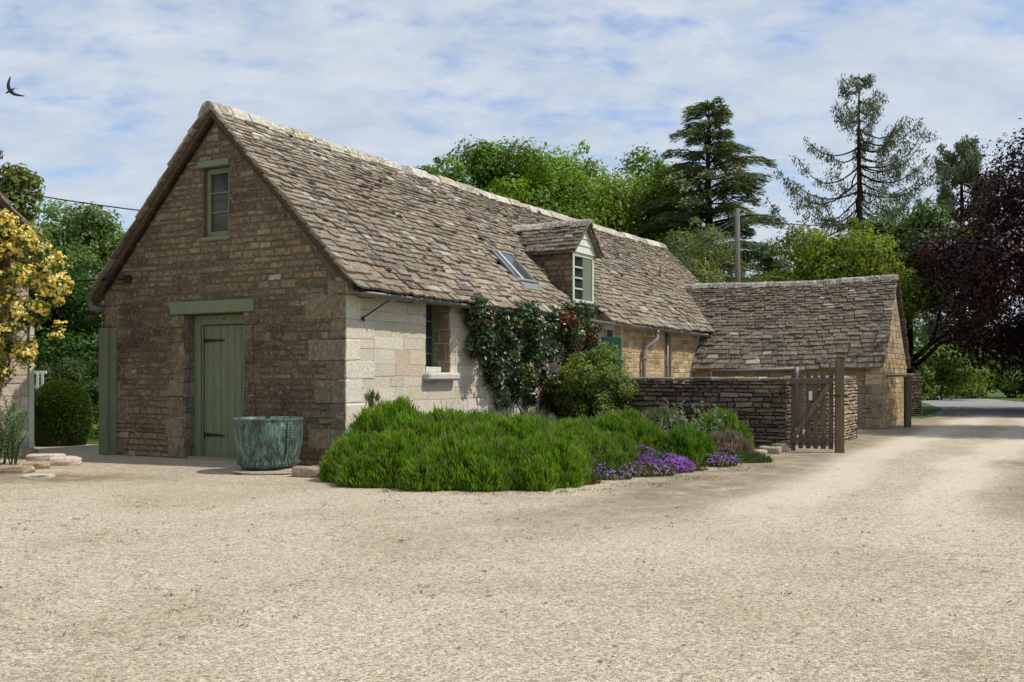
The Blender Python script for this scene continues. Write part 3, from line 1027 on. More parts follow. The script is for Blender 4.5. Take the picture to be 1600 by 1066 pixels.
# ---- skylight lying in the slope
def rp(l, w, h=0.0):
    return V((l, w, EZ + SL * (w + 0.25))) + V((0, -sn, cs)) * h + V((0, 0, msag(l, (w + .25) / cs)))


mb = MB()
a, b, c, d = SKY
upv = V((0, cs, sn)); nv = V((0, -sn, cs))
for (l0, l1, w0, w1) in ((a, a + .045, c, d), (b - .04, b, c, d), (a + .045, b - .04, d - .035, d), (a + .045, b - .04, c, c + .05)):
    mb.obox(rp((l0 + l1) / 2, (w0 + w1) / 2, 0.052), X * (l1 - l0) / 2, upv * (w1 - w0) / 2 / cs, nv * 0.03, (1, 1, 1), 0, 0.006)
sk = mb.build('skylight', [M['lead']], cot)
mb = MB()
mb.obox(rp((a + b) / 2, (c + d) / 2, 0.06), X * ((b - a) / 2 - .038), upv * ((d - c) / 2 - .034) / cs, nv * 0.006)
mb.build('pane', [M['skyglass']], sk)
mb = MB()
mb.obox(rp(a + .22, (c + d) / 2, 0.075), X * .022, upv * ((d - c) / 2 - .036) / cs, nv * 0.012, (1, 1, 1), 0, .004)
mb.build('glazing_bar', [M['whitepaint']], sk)
mb = MB()
mb.obox(rp((a + b) / 2, c - .09, 0.07), X * ((b - a) / 2 + .02), upv * 0.09, nv * 0.006, (.5, .5, .5))
mb.build('flashing', [M['lead']], sk)

# ---- dormer
dor = empty('dormer', (0, 0, 0), 0, parent=cot)
D0, D1 = DORM
DM = (D0 + D1) / 2
DR, DE = 4.30, 3.70
dsl = (DR - DE) / (DM - D0 + 0.13)
mb = MB()
wend = (DE - EZ) / SL
for l, sg in ((D0, 1), (D1, -1)):                # cheeks: stone walls ending in the roof slope
    t = 0.1 * sg
    z0 = roof_z(0) - .12
    prof = [(-0.004, 2.42), (-0.004, DE + .06), (wend + .1, DE + .06), (0.1, roof_z(0.1) - .1)]
    vs = [(l, y, z) for y, z in prof] + [(l + t, y, z) for y, z in prof]
    mb.add(vs, [(0, 1, 2, 3), (7, 6, 5, 4), (0, 4, 5, 1), (1, 5, 6, 2), (2, 6, 7, 3), (3, 7, 4, 0)], (0.13, 0.1, 0.07), 1)
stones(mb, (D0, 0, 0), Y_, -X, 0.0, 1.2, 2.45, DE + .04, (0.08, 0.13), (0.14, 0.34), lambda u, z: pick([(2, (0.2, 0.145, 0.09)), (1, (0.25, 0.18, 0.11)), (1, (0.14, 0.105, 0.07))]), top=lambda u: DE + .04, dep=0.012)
mb.box(D0 + .0, D1, -0.012, 0.25, 2.2, 2.66, (0.42, 0.34, 0.23), 2, 0.01)
mb.build('dormer_wall', [M['gable'], M['mortar'], M['lime']], dor)
dw = window(cot, (D0 + .005, -0.012, 2.70), X, -Y_, D1 - D0 - .01, 1.0, 0.075, 'palegreen', 4, 1, 0.028, 0.09)
mb = MB()
for sgn in (0.0,):
    mb.box(D0 + .47, D1 - .082, 0.0, 0.07, 2.78, 3.62, b=.004)
mb.build('casement', [M['casement']], dw)
mb = MB()                                         # weatherboards in the gable
z = 3.70
while z < DR - .08:
    h = 0.15
    half = max(0.02, (DR - .02 - z) / dsl - .02); half = min(half, (D1 - D0) / 2 + .02)
    half2 = max(0.01, (DR - .02 - z - h) / dsl - .02); half2 = min(half2, (D1 - D0) / 2 + .02)
    mb.hexa([(DM - half, -0.042, z), (DM + half, -0.042, z), (DM + half, 0.03, z), (DM - half, 0.03, z),
             (DM - half2, -0.02, z + h + .01), (DM + half2, -0.02, z + h + .01), (DM + half2, 0.03, z + h + .01), (DM - half2, 0.03, z + h + .01)])
    z += h
mb.build('gable_boards', [M['boards']], dor)
mb = MB()
mb.obox(((D0 + D1) / 2, -0.12, 2.655), ((D1 - D0) / 2 + .03, 0, 0), (0, 0.12, -0.03), (0, 0.002, 0.012), (1, 1, 1), 0, 0.004)
mb.build('dormer_sill', [M['lead']], dor)
mb = MB()
dc = 1 / math.hypot(1, dsl); ds = dsl * dc
dS = (DM - D0 + 0.13) / dc
for sg in (1, -1):
    O = V((D0 - .13 if sg > 0 else D1 + .13, 0, DE))
    U = V((dc * sg, 0, ds)); N = V((-ds * sg, 0, dc))
    def dskip(x, s, a, b): return DE + s * ds < roof_z(x) - 0.03
    slates(mb, O, Y_, U, N, -0.16, 1.75, dS, (0.13, 0.1), (0.16, 0.3), (0.14, 0.26), lambda x, s: pick(WSLATE_PAL), dskip, None, 0.024)  # dark palette puts the left slope's shade into the slate colour, both slopes
    # underside boards
    mb.hexa([O + V((0, -.13, -.03)), O + V((0, 1.3, -.03)), O + U * dS + V((0, 1.6, -.03)), O + U * dS + V((0, -.13, -.03)),
             O + V((0, -.13, 0.0)), O + V((0, 1.3, 0.0)), O + U * dS + V((0, 1.6, 0.0)), O + U * dS + V((0, -.13, 0.0))], (0.2, 0.17, 0.13))
mb.build('dormer_slates', [M['slate']], dor)
mb = MB()
ridge(mb, (DM, -0.18, DR + .06), (DM, 1.75, DR + .05), (1, 0, 0), (0.3, 0.45), 0.13, 0.12, lambda x, s: pick(RIDGE_PAL))
mb.build('dormer_ridge', [M['ridge']], dor)

# ================================================================ the low wing at the far end
wing = empty('stone_outbuilding', A0, RZ, 'low stone outbuilding with dark slate roof and sunlit gable, behind the picket gate', 'outbuilding')
WR = -4.58                                        # right gable at w = -4.58
WOP = []
mb = MB()
wall_body(mb, (13.9, 0.0, 0), -Y_, -X, -WR, [(0, 1.5), (-WR, 1.5)], 0.4, WOP, (0.25, 0.19, 0.12), 1)
stones(mb, (13.9, 0.0, 0), -Y_, -X, 0.0, -WR, 0, 1.5, (0.09, 0.15), (0.18, 0.42), lambda u, z: pick([(2, (0.27, 0.20, 0.12)), (1, (0.32, 0.24, 0.15)), (1, (0.22, 0.17, 0.12))]), dep=0.012)
mb.build('front_wall', [M['quoin'], M['mortar']], wing)
mb = MB()
gt = [(0, wing_z(13.9) - .08), (2.0, wing_z(15.9) - .08), (4.0, wing_z(17.9) - .08)]
wall_body(mb, (13.9, WR, 0), X, -Y_, 4.0, gt, 0.4, [], (0.35, 0.27, 0.17), 1)
stones(mb, (13.9, WR, 0), X, -Y_, 0.0, 4.0, 0, 3.7, (0.10, 0.16), (0.2, 0.4), lambda u, z: pick(ORANGE_PAL if z < 1.7 else [(2, (0.40, 0.31, 0.2)), (1, (0.33, 0.27, 0.19))]), top=lambda u: wing_z(13.9 + u) - .1, dep=0.012)
z, k = 0.02, 0
while z < 1.4:
    h = R.uniform(0.2, 0.3)
    mb.box(13.884, 13.9 + (0.36 if k % 2 else 0.2), WR - .02, WR + (0.2 if k % 2 else 0.34), z + .005, z + h - .005, pick([(1, (0.34, 0.27, 0.18)), (1, (0.40, 0.32, 0.21))]), 0, 0.01)
    z += h; k += 1
mb.build('gable_wall', [M['dry'], M['mortar'], M['lime']], wing)
mb = MB(); mb.box(17.5, 17.88, WR + .4, 0.4, 0, 1.45, (0.25, 0.2, 0.14)); mb.build('rear_wall', [M['quoin']], wing)
wc = 1 / math.hypot(1, 1.056); ws = 1.056 * wc
wS = 2.15 / wc


def wsag(x, s): return -0.05 * math.sin(math.pi * min(1, max(0, x / 5.0))) + 0.03 * mnoise.noise(V((x * .7, s * .7, 20))) + (0.06 if x > 4 else 0) * 0


wroof = empty('roof', (0, 0, 0), 0, parent=wing)
mb = MB()
for sg in (1, -1):
    O = V((13.75 if sg > 0 else 18.05, WR - .09, 1.45))
    U = V((wc * sg, 0, ws)); N = V((-ws * sg, 0, wc))

    def wskip(x, s, a, b):
        w = WR - .09 + x
        z = 1.45 + s * ws
        wl = WR - .09 + (a + b) / 2
        if wl > 0.0 and (EZ + SL * (wl + .25)) > z + 0.06 and z > 2.4: return True
        return wl > 0.02 and z < 2.45
    slates(mb, O, Y_, U, N, 0.0, 6.4, wS, (0.175, 0.072), (0.22, 0.44), (0.14, 0.27), lambda x, s: pick(WSLATE_PAL), wskip, wsag, 0.032)
    O2 = O + N * -0.035
    mb.hexa([O2 + U * .14 + Y_ * .1 - Z_ * .03, O2 + U * .14 + Y_ * 4.62 - Z_ * .03, O2 + U * wS + Y_ * 6.0 - Z_ * .03, O2 + U * wS + Y_ * .1 - Z_ * .03,
             O2 + U * .14 + Y_ * .1, O2 + U * .14 + Y_ * 4.62, O2 + U * wS + Y_ * 6.0, O2 + U * wS + Y_ * .1], (0.1, 0.085, 0.07))
mb.build('slate_slope', [M['slate']], wroof)
mb = MB()
ridge(mb, (15.9, WR - .1, 3.78), (15.9, 1.5, 3.78), (1, 0, 0), (0.3, 0.55), 0.15, 0.13, lambda x, s: pick([(2, (0.27, 0.25, 0.21)), (1, (0.36, 0.33, 0.27)), (1, (0.2, 0.18, 0.15))]), lambda x, s: wsag(x, wS))
mb.build('ridge_stones', [M['ridge']], wroof)
mb = MB()                                         # pale mortar fillet where the wing meets the cottage
mb.hexa([(13.7, -0.0, 1.38), (13.95, 0.0, 1.38), (15.0, 0.02, 2.55), (14.75, 0.02, 2.62), (13.7, -0.13, 1.38), (13.95, -0.13, 1.38), (15.0, -0.1, 2.55), (14.75, -0.1, 2.62)], (0.45, 0.42, 0.36))
mb.build('mortar_fillet', [M['mortar']], wing)
mb = MB()                                         # short run of gutter with its downpipe
zz = lambda w: 1.38 + 0.03 * (w + 0.6) / -2.0
pts = [(13.66, -0.55, 1.39), (13.66, -1.4, 1.40), (13.66, -2.72, 1.435)]
mb.tube(pts, 0.032, 8)
for w in (-0.9, -1.3, -1.7, -2.1, -2.5): mb.bar((13.66, w, 1.42), (13.78, w, 1.45), 0.02, 0.03)
mb.build('gutter', [M['pipe']], wing, True)
mb = MB(); mb.tube([(13.66, -0.57, 1.39), (13.66, -0.57, 1.2), (13.8, -0.57, 1.1), (13.8, -0.57, 0.0)], 0.03, 8); mb.build('downpipe', [M['pipe']], wing, True)
mb = MB(); mb.tube([(13.66, -2.70, 1.47), (13.66, -2.70, 1.15), (13.8, -2.7, 1.05), (13.8, -2.70, 0.0)], 0.05, 10); mb.build('downpipe', [M['pipe']], wing, True)
# ================================================================ walls, gate and yard things
def drystone(name, label, o, e, n, ln, h, thick, pal, end_lo=True, end_hi=True, ch=(0.035, 0.09), cw=(0.1, 0.34), cat='wall', mat='dry', wave=0.05):
    """free-standing wall: o = foot of the front face, e along, n outward"""
    o, e, n = V(o), V(e).normalized(), V(n).normalized()
    root = empty(name, o, 0, label, cat)
    L0 = V((0, 0, 0))
    tp = lambda u: h - wave * (0.5 + 0.5 * mnoise.noise(V((u * 1.3, h, o.x))))
    mb = MB()
    back = -n * thick
    c = (0.05, 0.043, 0.035)
    a, b = L0 + e * .03 - n * .03, L0 + e * (ln - .03) - n * .03
    hh = h - wave - .04
    mb.hexa([a, b, b - n * (thick - .06), a - n * (thick - .06)] + [p + Z_ * hh for p in (a, b, b - n * (thick - .06), a - n * (thick - .06))], c)
    stones(mb, L0, e, n, 0, ln, 0, h, ch, cw, pal, top=tp, dep=0.02, gap=0.007, jit=0.012, bev=0.012)
    stones(mb, back, e, -n, 0, ln, 0, h, ch, cw, pal, top=tp, dep=0.02, gap=0.007, jit=0.012, bev=0.012)
    if end_lo: stones(mb, back, n, -e, -0.02, thick + .02, 0, h, ch, (.16, .34), pal, top=lambda u: tp(0), dep=0.025, gap=0.006, jit=0.012, bev=0.012)
    if end_hi: stones(mb, back + e * ln, n, e, -0.02, thick + .02, 0, h, ch, (.16, .34), pal, top=lambda u: tp(ln), dep=0.025, gap=0.006, jit=0.012, bev=0.012)
    mb.build('wall_face', [M[mat]], root)
    mb = MB()
    u = 0.0
    while u < ln - .03:
        w = min(R.uniform(0.2, 0.5), ln - u)
        z = tp(u + w / 2)
        t = R.uniform(0.04, 0.07)
        mb.obox(L0 + e * (u + w / 2) - n * (thick / 2 + R.uniform(-.02, .02)) + Z_ * (z - .005 + t / 2),
                e * (w / 2 - .006) + Z_ * R.uniform(-.008, .008), n * (thick / 2 + R.uniform(.0, .035)), Z_ * t / 2 + e * R.uniform(-.01, .01), pick(pal_top), 0, 0.014)
        u += w
    mb.build('coping_stones', [M[mat]], root)
    return root


pal_top = [(2, (0.26, 0.235, 0.195)), (1, (0.32, 0.295, 0.25)), (1, (0.19, 0.165, 0.13))]
WF = LW(5.95, -0.02)
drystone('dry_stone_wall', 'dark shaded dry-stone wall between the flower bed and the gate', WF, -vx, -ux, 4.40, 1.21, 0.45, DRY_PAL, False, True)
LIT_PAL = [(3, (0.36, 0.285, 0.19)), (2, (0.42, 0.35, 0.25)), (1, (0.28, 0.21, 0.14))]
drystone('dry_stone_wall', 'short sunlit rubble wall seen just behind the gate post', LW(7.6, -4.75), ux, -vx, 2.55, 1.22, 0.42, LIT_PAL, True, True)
pp = AT(1404, 650, 31.2)
drystone('stone_pier', 'square dry-stone pier at the road end of the outbuilding', (pp[0], pp[1], 0), (1, 0.1, 0), (0.1, -1, 0), 0.75, 1.3, 0.7, [(2, (0.30, 0.225, 0.13)), (2, (0.24, 0.18, 0.11)), (1, (0.17, 0.13, 0.085))], True, True, cat='pier')

# ---- picket gate and its post
ga, gb = V((4.60, 16.47, 0)), V((5.25, 16.26, 0))
ge = (gb - ga).normalized(); gn = V((ge.y, -ge.x, 0))
gate = empty('picket_gate', ga, 0, 'weathered wooden picket gate with diagonal brace and rounded pickets', 'gate')
gl = (gb - ga).length
for k in range(6):
    u = 0.05 + (gl - 0.09) * k / 5
    mb = MB()
    hw, th = 0.039 + R.uniform(-.003, .003), 0.011
    tilt = R.uniform(-.006, .006)
    top = 1.33 + R.uniform(-.012, .012)
    z0 = 0.02 if k == 0 else 0.06
    out = [(-hw, z0), (hw, z0), (hw + tilt, top - .05)] + [(hw * math.cos(a) + tilt, top - .05 + .055 * math.sin(a)) for a in (0.5, 1.0, 1.57, 2.1, 2.6)] + [(-hw + tilt, top - .05)]
    fr = [ge * (u + x) + Z_ * z + gn * (th + .0) for x, z in out]
    bk = [ge * (u + x) + Z_ * z - gn * th for x, z in out]
    n = len(out)
    mb.add(fr + bk, [tuple(range(n)), tuple(range(n, 2 * n))[::-1]] + [(i, i + n, (i + 1) % n + n, (i + 1) % n) for i in range(n)], tuple([R.uniform(.8, 1.15)] * 3))
    mb.build('picket', [M['wood']], gate)
for z in (1.17, 0.20):
    mb = MB()
    mb.obox(ge * gl / 2 + gn * .034 + Z_ * z, ge * (gl / 2), gn * .0215, Z_ * .045, tuple([R.uniform(.85, 1.1)] * 3), 0, .006)
    mb.build('rail', [M['wood']], gate)
mb = MB()
mb.bar(ge * 0.06 + Z_ * .25 + gn * .072, ge * (gl - .06) + Z_ * 1.12 + gn * .072, 0.075, 0.03, gn, (1.25, 1.2, 1.1), 0, .005)
mb.build('brace', [M['wood']], gate)
mb = MB()
mb.obox(ge * .325 + gn * .02 + Z_ * .93, ge * .028, gn * .004, Z_ * .075, (1, 1, 1), 0, .003)
mb.build('notice_plate', [M['whitepaint']], gate)
post = empty('gate_post', (5.33, 16.2, 0), math.atan2(ge.y, ge.x) + 0.18, 'tall square weathered timber gate post with dark iron latch', 'post')
mb = MB()
mb.hexa([(-.065, -.06, 0), (.065, -.06, 0), (.065, .06, 0), (-.065, .06, 0), (-.058, -.056, 1.52), (.062, -.056, 1.545), (.062, .056, 1.53), (-.058, .056, 1.51)], (1.1, 1.1, .95))
mb.build('post', [M['wood']], post)
mb = MB()
mb.tube([(0.07, -0.02, 0.93), (0.1, -0.02, 0.93)], 0.012, 8)
mb.lathe([(0.0, -.02), (0.03, -.012), (0.036, 0.0), (0.03, .012), (0.0, .02)], 10, (0.1, -.02, .93))
mb.box(-.1, .0, -.075, -.06, .915, .945)
mb.build('latch', [M['iron']], post)

# ---- hitching rail by the wing
hr = empty('hitching_rail', LW(15.3, -4.98), 0, 'grey timber post with a horizontal bar fixed to the outbuilding corner', 'rail')
mb = MB(); mb.box(-.07, .07, -.07, .07, 0, 1.24, (0.95, .95, .95), 0, .01); mb.build('post', [M['wood']], hr)
mb = MB(); d = LW(13.85, -4.72) - LW(15.3, -4.98); mb.bar(V((0.05, 0.05, 1.27)), d + V((0, 0, 1.25)), .06, .05, Z_, (1, 1, 1), 0, .006); mb.build('bar', [M['wood']], hr)

# ---- copper cauldron
pc = LW(-0.90, 0.55)
pot = empty('copper_cauldron', (pc.x, pc.y, 0.045), 0, 'large riveted copper cauldron with green verdigris beside the green door', 'planter')
mb = MB()
prof = [(0.0, 0.0), (0.28, 0.0), (0.345, 0.02), (0.372, 0.06), (0.384, 0.10), (0.418, 0.26), (0.440, 0.44), (0.445, 0.56), (0.443, 0.615), (0.452, 0.640), (0.456, 0.655), (0.450, 0.664), (0.432, 0.655), (0.426, 0.60), (0.415, 0.40), (0.39, 0.2), (0.35, 0.08), (0.0, 0.05)]
mb.lathe(prof, 56)
mb.build('body', [M['copper']], pot, True)
mb = MB()


def pr(z):
    for (r0, z0), (r1, z1) in zip(prof[2:9], prof[3:10]):
        if z0 <= z <= z1: return r0 + (r1 - r0) * (z - z0) / (z1 - z0)
    return 0.44


sa = -0.72                                        # seam angle, right of centre as seen from the yard
ring = []
for i in range(14):
    z = 0.09 + 0.53 * i / 13
    ring.append(z)
vs = []
for z in ring:
    r = pr(z)
    for da, dr in ((-.085, .002), (-.085, .010), (.085, .010), (.085, .002)):
        vs.append(((r + dr) * math.cos(sa + da), (r + dr) * math.sin(sa + da), z))
fs = [(4 * i + k, 4 * i + k + 1, 4 * i + 5 + k, 4 * i + 4 + k) for i in range(13) for k in range(3)]
mb.add(vs, fs)
for i in range(15):
    z = 0.12 + 0.48 * i / 14
    for da in (-.055, .055):
        r = pr(z) + .01
        mb.blob((r * math.cos(sa + da), r * math.sin(sa + da), z), .014, .014, .014, (1, 1, 1), 0, 6, 4, 0)
mb.build('seam_strip', [M['copper']], pot)
mb = MB()
mb.lathe([(0.372, 0.05), (0.384, 0.055), (0.400, 0.118), (0.386, 0.122)], 56)
for k in range(52):
    a = 2 * math.pi * k / 52
    mb.blob((0.396 * math.cos(a), 0.396 * math.sin(a), 0.088), .017, .017, .017, (1, 1, 1), 0, 6, 4, 0)
mb.build('rivet_band', [M['copper']], pot)
# stones at its foot
def rock(name, label, c, sx, sy, sz, rz, col, cat='stone', mat='quoin', group=None, bev=.02):
    """rough slab: rounded box with split layers and a knobbly outline"""
    mb = MB()
    ca, sa_ = math.cos(rz), math.sin(rz)
    nu, nv = 26, 10
    vs, fs = [], []
    sd = R.uniform(0, 90)
    for i in range(nv + 1):
        ph = -math.pi / 2 + math.pi * i / nv
        for k in range(nu):
            a = 2 * math.pi * k / nu
            pw = lambda t, e: math.copysign(abs(t) ** e, t)
            x, y = pw(math.cos(ph), .3) * pw(math.cos(a), .45), pw(math.cos(ph), .3) * pw(math.sin(a), .45)
            z = pw(math.sin(ph), .45)
            f = 1 + .16 * mnoise.noise(V((x * 1.6 + sd, y * 1.6, z))) + .05 * mnoise.noise(V((x * 6 + sd, y * 6, z * 3)))
            x, y = x * f * sx / 2, y * f * sy / 2
            z = sz / 2 + z * sz / 2 * (1 + .3 * mnoise.noise(V((x * 5 + sd, y * 5, 0))))
            vs.append((x * ca - y * sa_, x * sa_ + y * ca, z))
    for i in range(nv):
        for k in range(nu):
            a, b = i * nu + k, i * nu + (k + 1) % nu
            fs.append((a, b, b + nu, a + nu))
    mb.add(vs, fs, col)
    o = mb.build(name, [M[mat]])
    o.location = c
    return tag(o, label, cat, group)


x, y = G(482, 746)
rock('stone_block', 'squared pale stone block lying between the cauldron and the lavender', (x, y + .08, 0), .4, .28, .13, -.35, (0.36, 0.27, 0.2))
rock('paving_stone', 'flat pale stone under the front of the copper cauldron', (pc.x, pc.y - .05, 0), .86, .8, .045, .1, (0.42, 0.36, 0.27), bev=.015)
x, y = G(446, 740)
rock('paving_stone', 'thin stone slab poking out to the right of the cauldron foot', (x + .02, y + .1, 0), .4, .35, .06, -.4, (0.42, 0.36, 0.27))
# edging stones by the left plant bed
for (px, py, sx, sy, sz, rz, lab) in (
        (18, 739, .55, .3, .10, .05, 'flat pale edging stone nearest the left edge, under the spurge'),
        (52, 733, .42, .26, .11, .0, 'ochre edging stone with a dark gap beneath it, second from left'),
        (72, 723, .5, .3, .14, .15, 'white-crusted lichen edging stone in the middle of the row'),
        (100, 727, .42, .3, .13, .1, 'rounded orange-topped edging stone at the right end of the row'),
        (60, 746, .36, .2, .05, .05, 'small low stone half sunk in the gravel below the edging'),
        (36, 716, .42, .25, .16, .1, 'brown stone tucked behind the edging against the green shed post')):
    x, y = G(px, py)
    rock('edging_stone', lab, (x, y, -.01), sx, sy, sz, rz, pick([(1, (0.46, 0.36, 0.25)), (1, (0.50, 0.45, 0.36)), (1, (0.36, 0.27, 0.18))]), group='edging stones of the left plant bed', mat='lime')
# low stones by the gate end of the bed
for (px, py, sx, sy, sz, rz, lab) in (
        (1180, 712, .38, .25, .10, -.25, 'low buff kerb stone at the thyme end of the bed'),
        (1203, 709, .36, .22, .13, -.3, 'taller rough kerb stone in the middle below the dark wall'),
        (1218, 706, .26, .25, .15, -.3, 'reddish kerb stone closest to the gate'),
        (1192, 700, .5, .2, .16, -.3, 'long kerb stone set back against the dark wall')):
    x, y = G(px, py)
    rock('kerb_stone', lab, (x, y, -.01), sx, sy, sz, rz, pick([(1, (0.42, 0.35, 0.26)), (1, (0.36, 0.26, 0.2))]), group='kerb stones by the gate', mat='lime')

# ================================================================ neighbouring building on the left
sc0 = V((-7.43, 15.3, 0))
sn_ = V((0.75, -0.66, 0)).normalized(); st = V((-sn_.y * -1, 0, 0))
st = V((sn_.y, -sn_.x, 0))                         # along the wall, towards the camera side
shed = empty('stone_shed', sc0, 0, 'cream stone building at the left edge, half hidden under yellow roses', 'building')
mb = MB()
tops = [(0, 3.35), (2.0, 5.45), (4.0, 3.35)]
wall_body(mb, (0, 0, 0), st, sn_, 4.0, tops, 0.4, [], (0.5, 0.42, 0.33), 1)
stones(mb, (0, 0, 0), st, sn_, 0.0, 4.0, 0, 5.4, (0.13, 0.2), (0.25, 0.6), lambda u, z: pick([(3, (0.52, 0.44, 0.35)), (2, (0.56, 0.50, 0.42)), (1, (0.44, 0.36, 0.27))]), top=lambda u: 3.3 + 1.05 * min(u, 4 - u), dep=0.012)
bd = -sn_ * 3.0
mb.hexa([bd * .14, bd, bd + st * 4, bd * .14 + st * 4, bd * .14 + Z_ * 3.3, bd + Z_ * 3.3, bd + st * 4 + Z_ * 3.3, bd * .14 + st * 4 + Z_ * 3.3], (0.4, 0.34, 0.26), 1)
mb.build('wall', [M['lime'], M['mortar']], shed)
mb = MB()
for sg in (1, -1):
    O = (-st * .3 if sg > 0 else st * 4.3) + Z_ * 3.07 + sn_ * .22
    U = (st * sg + Z_ * 1.05).normalized(); N = (Z_ - st * sg * 1.05).normalized()
    slates(mb, O, -sn_, U, N, 0, 3.5, 3.3, (0.22, 0.13), (0.25, 0.5), (0.2, 0.4), lambda x, s: pick(SLATE_PAL))
    mb.hexa([O + U * .1, O - sn_ * 3.4 + U * .1, O - sn_ * 3.4 + U * 3.3, O + U * 3.3] + [q + N * .02 for q in (O + U * .1, O - sn_ * 3.4 + U * .1, O - sn_ * 3.4 + U * 3.3, O + U * 3.3)], (0.2, 0.18, 0.15))
mb.build('roof', [M['slate']], shed)
mb = MB(); mb.obox(sn_ * .02 + st * -.03 + Z_ * 1.15, st * .035, sn_ * .035, Z_ * 1.15, (1, 1, 1), 0, .006); mb.build('corner_post', [M['palegreen']], shed)

# ================================================================ planting
def clumps_leaf(name, clumps, n, size, col, mat, parent=None, shell=0.55, up=0.25, asp=0.55, amt=0.25, hue=0.1, droop=0.2, cvar=0.26, flat=0.85, align=1.15):
    """clumps: list of (x, y, z, r[, colour]); leaves lie on and inside each clump, facing outwards"""
    C = np.array([c[:4] for c in clumps], float)
    wts = C[:, 3] ** 2; wts /= wts.sum()
    idx = rng.choice(len(C), n, p=wts)
    d = rdir(n); d[:, 2] += up; d = unit(d)
    rr = C[idx, 3:4] * rng.uniform(shell, 1.08, (n, 1))
    lump = 1 + 0.18 * np.sin(d[:, :1] * 5 + idx[:, None]) * np.cos(d[:, 1:2] * 6 + idx[:, None] * 2)
    P = C[idx, :3] + d * rr * lump * np.array([1, 1, flat])
    N = unit(d * align + rdir(n) * 0.7 + np.array([0, 0, 0.4]))
    D = unit(np.cross(N, rdir(n)) + np.array([0, 0, -droop]))
    cv = rng.uniform(1 - cvar, 1 + cvar, (len(C), 1)) * np.concatenate([1 + 1.3 * (hv := rng.uniform(-.14, .14, (len(C), 1))), 1 + .25 * hv, 1 - hv], 1)
    base = np.array([(c[4] if len(c) > 4 else col) for c in clumps]) * cv
    c = base[idx] * vary((1, 1, 1), n, amt, hue)
    s = size * rng.uniform(0.65, 1.3, n)
    return leafmesh(name, P, D, N, s, s * asp, np.clip(c, .002, .95), mat, parent)


def limb(mb, a, b, r0, r1, wob=0.06, n=6, sides=7):
    a, b = V(a), V(b)
    L = (b - a).length
    pts, rs = [], []
    for i in range(n + 1):
        t = i / n
        p = a.lerp(b, t)
        if 0 < i < n: p = p + V((R.uniform(-1, 1), R.uniform(-1, 1), R.uniform(-.5, 1))) * wob * L
        pts.append(p); rs.append(r0 + (r1 - r0) * t)
    mb.tube(pts, rs, sides)


def broadleaf(label, x, y, top, rx, rz, col, n=12000, size=.24, ncl=46, rc=.34, tr=.22, seed=1, group=None, mat='leaf', name='broadleaf_tree', ry=None, bark='bark', lean=(0, 0), inner=.45, cvar=.34, zlo=-0.75, amt=.25, hue=.1, asp=.6, cat='tree', stray=6, shell=.5):
    global rng
    R.seed(seed); rng = np.random.default_rng(seed)
    ry = ry or rx
    root = empty(name, (x, y, 0), 0, label, cat, group)
    cz = top - rz
    cl = []
    for k in range(ncl):
        d = rdir(1, zlo)[0]
        f = R.uniform(inner, .86) if R.random() < .75 else R.uniform(.8, 1.0)
        r = rc * (rx + rz) / 2 * R.uniform(.62, 1.15)
        cl.append((d[0] * rx * f + lean[0] * d[2], d[1] * ry * f + lean[1] * d[2], cz + d[2] * rz * min(f, .92), r))
    for k in range(stray):
        d = rdir(1, -.2)[0]
        cl.append((d[0] * rx, d[1] * ry, cz + d[2] * rz * .98, rc * rx * .35))
    mb = MB()
    tz = cz + rz * .35
    mb.tube([(0, 0, 0), (R.uniform(-.1, .1), R.uniform(-.1, .1), tz * .35), (R.uniform(-.2, .2), R.uniform(-.2, .2), tz * .7), (lean[0] * .3, 0, tz)], [tr * 1.25, tr, tr * .75, tr * .3], 9)
    for c in cl[:22]:
        z0 = max(tz * .3, min(c[2] - .3 * rx, tz * .9))
        limb(mb, (0, 0, z0), c[:3], tr * .4, tr * .06, .05)
    mb.build('trunk', [M[bark]], root, True)
    clumps_leaf('crown', cl, n, size, col, M[mat], root, shell=shell, cvar=cvar, amt=amt, hue=hue, asp=asp)
    return root


TG = 'trees behind the buildings'
broadleaf('broad bright green tree rising highest above the middle of the cottage ridge', 2.6, 47, 12.15, 3.5, 4.6, (0.19, 0.285, 0.022), 32000, .2, 60, seed=3, group=TG)
broadleaf('bright green round tree left of the highest one, its crown stepping down to the ridge', -0.3, 45, 11.9, 2.7, 4.2, (0.17, 0.27, 0.022), 23000, .2, 48, seed=4, group=TG)
broadleaf('yellow-green tree standing close to the left side of the cedar', 6.4, 49, 12.2, 2.55, 4.6, (0.20, 0.29, 0.022), 23000, .2, 46, seed=5, group=TG)
broadleaf('lower light green tree peeping over the cottage ridge', -2.6, 44, 11.2, 1.7, 3.4, (0.15, 0.25, 0.03), 9000, .2, 26, seed=6, group=TG)
broadleaf('small feathery sapling top alone above the cottage ridge', -3.7, 45, 11.7, .75, 2.6, (0.15, 0.23, 0.05), 3200, .19, 16, seed=7, group=TG)
broadleaf('grey-green willow-like tree between the cottage roof end and the utility pole', 8.0, 41, 7.75, 2.3, 3.1, (0.19, 0.22, 0.09), 19000, .18, 46, seed=8, group=TG, asp=.3)
broadleaf('thin grey-green bush tree just right of the utility pole', 10.8, 43, 6.9, 1.5, 2.8, (0.16, 0.205, 0.075), 6500, .2, 26, rc=.3, seed=9, group=TG, asp=.4)
broadleaf('yellow-green maple with a rounded crown above the outbuilding roof', 12.05, 37, 7.0, 2.65, 2.9, (0.21, 0.25, 0.03), 30000, .16, 66, seed=10, group=TG, rc=.3)
broadleaf('pale half-bare tree behind the utility wire beside the dark red beech', 19.6, 50, 10.4, 2.1, 4.4, (0.2, 0.23, 0.11), 6500, .17, 40, rc=.22, seed=12, group=TG, inner=.3, shell=.2)
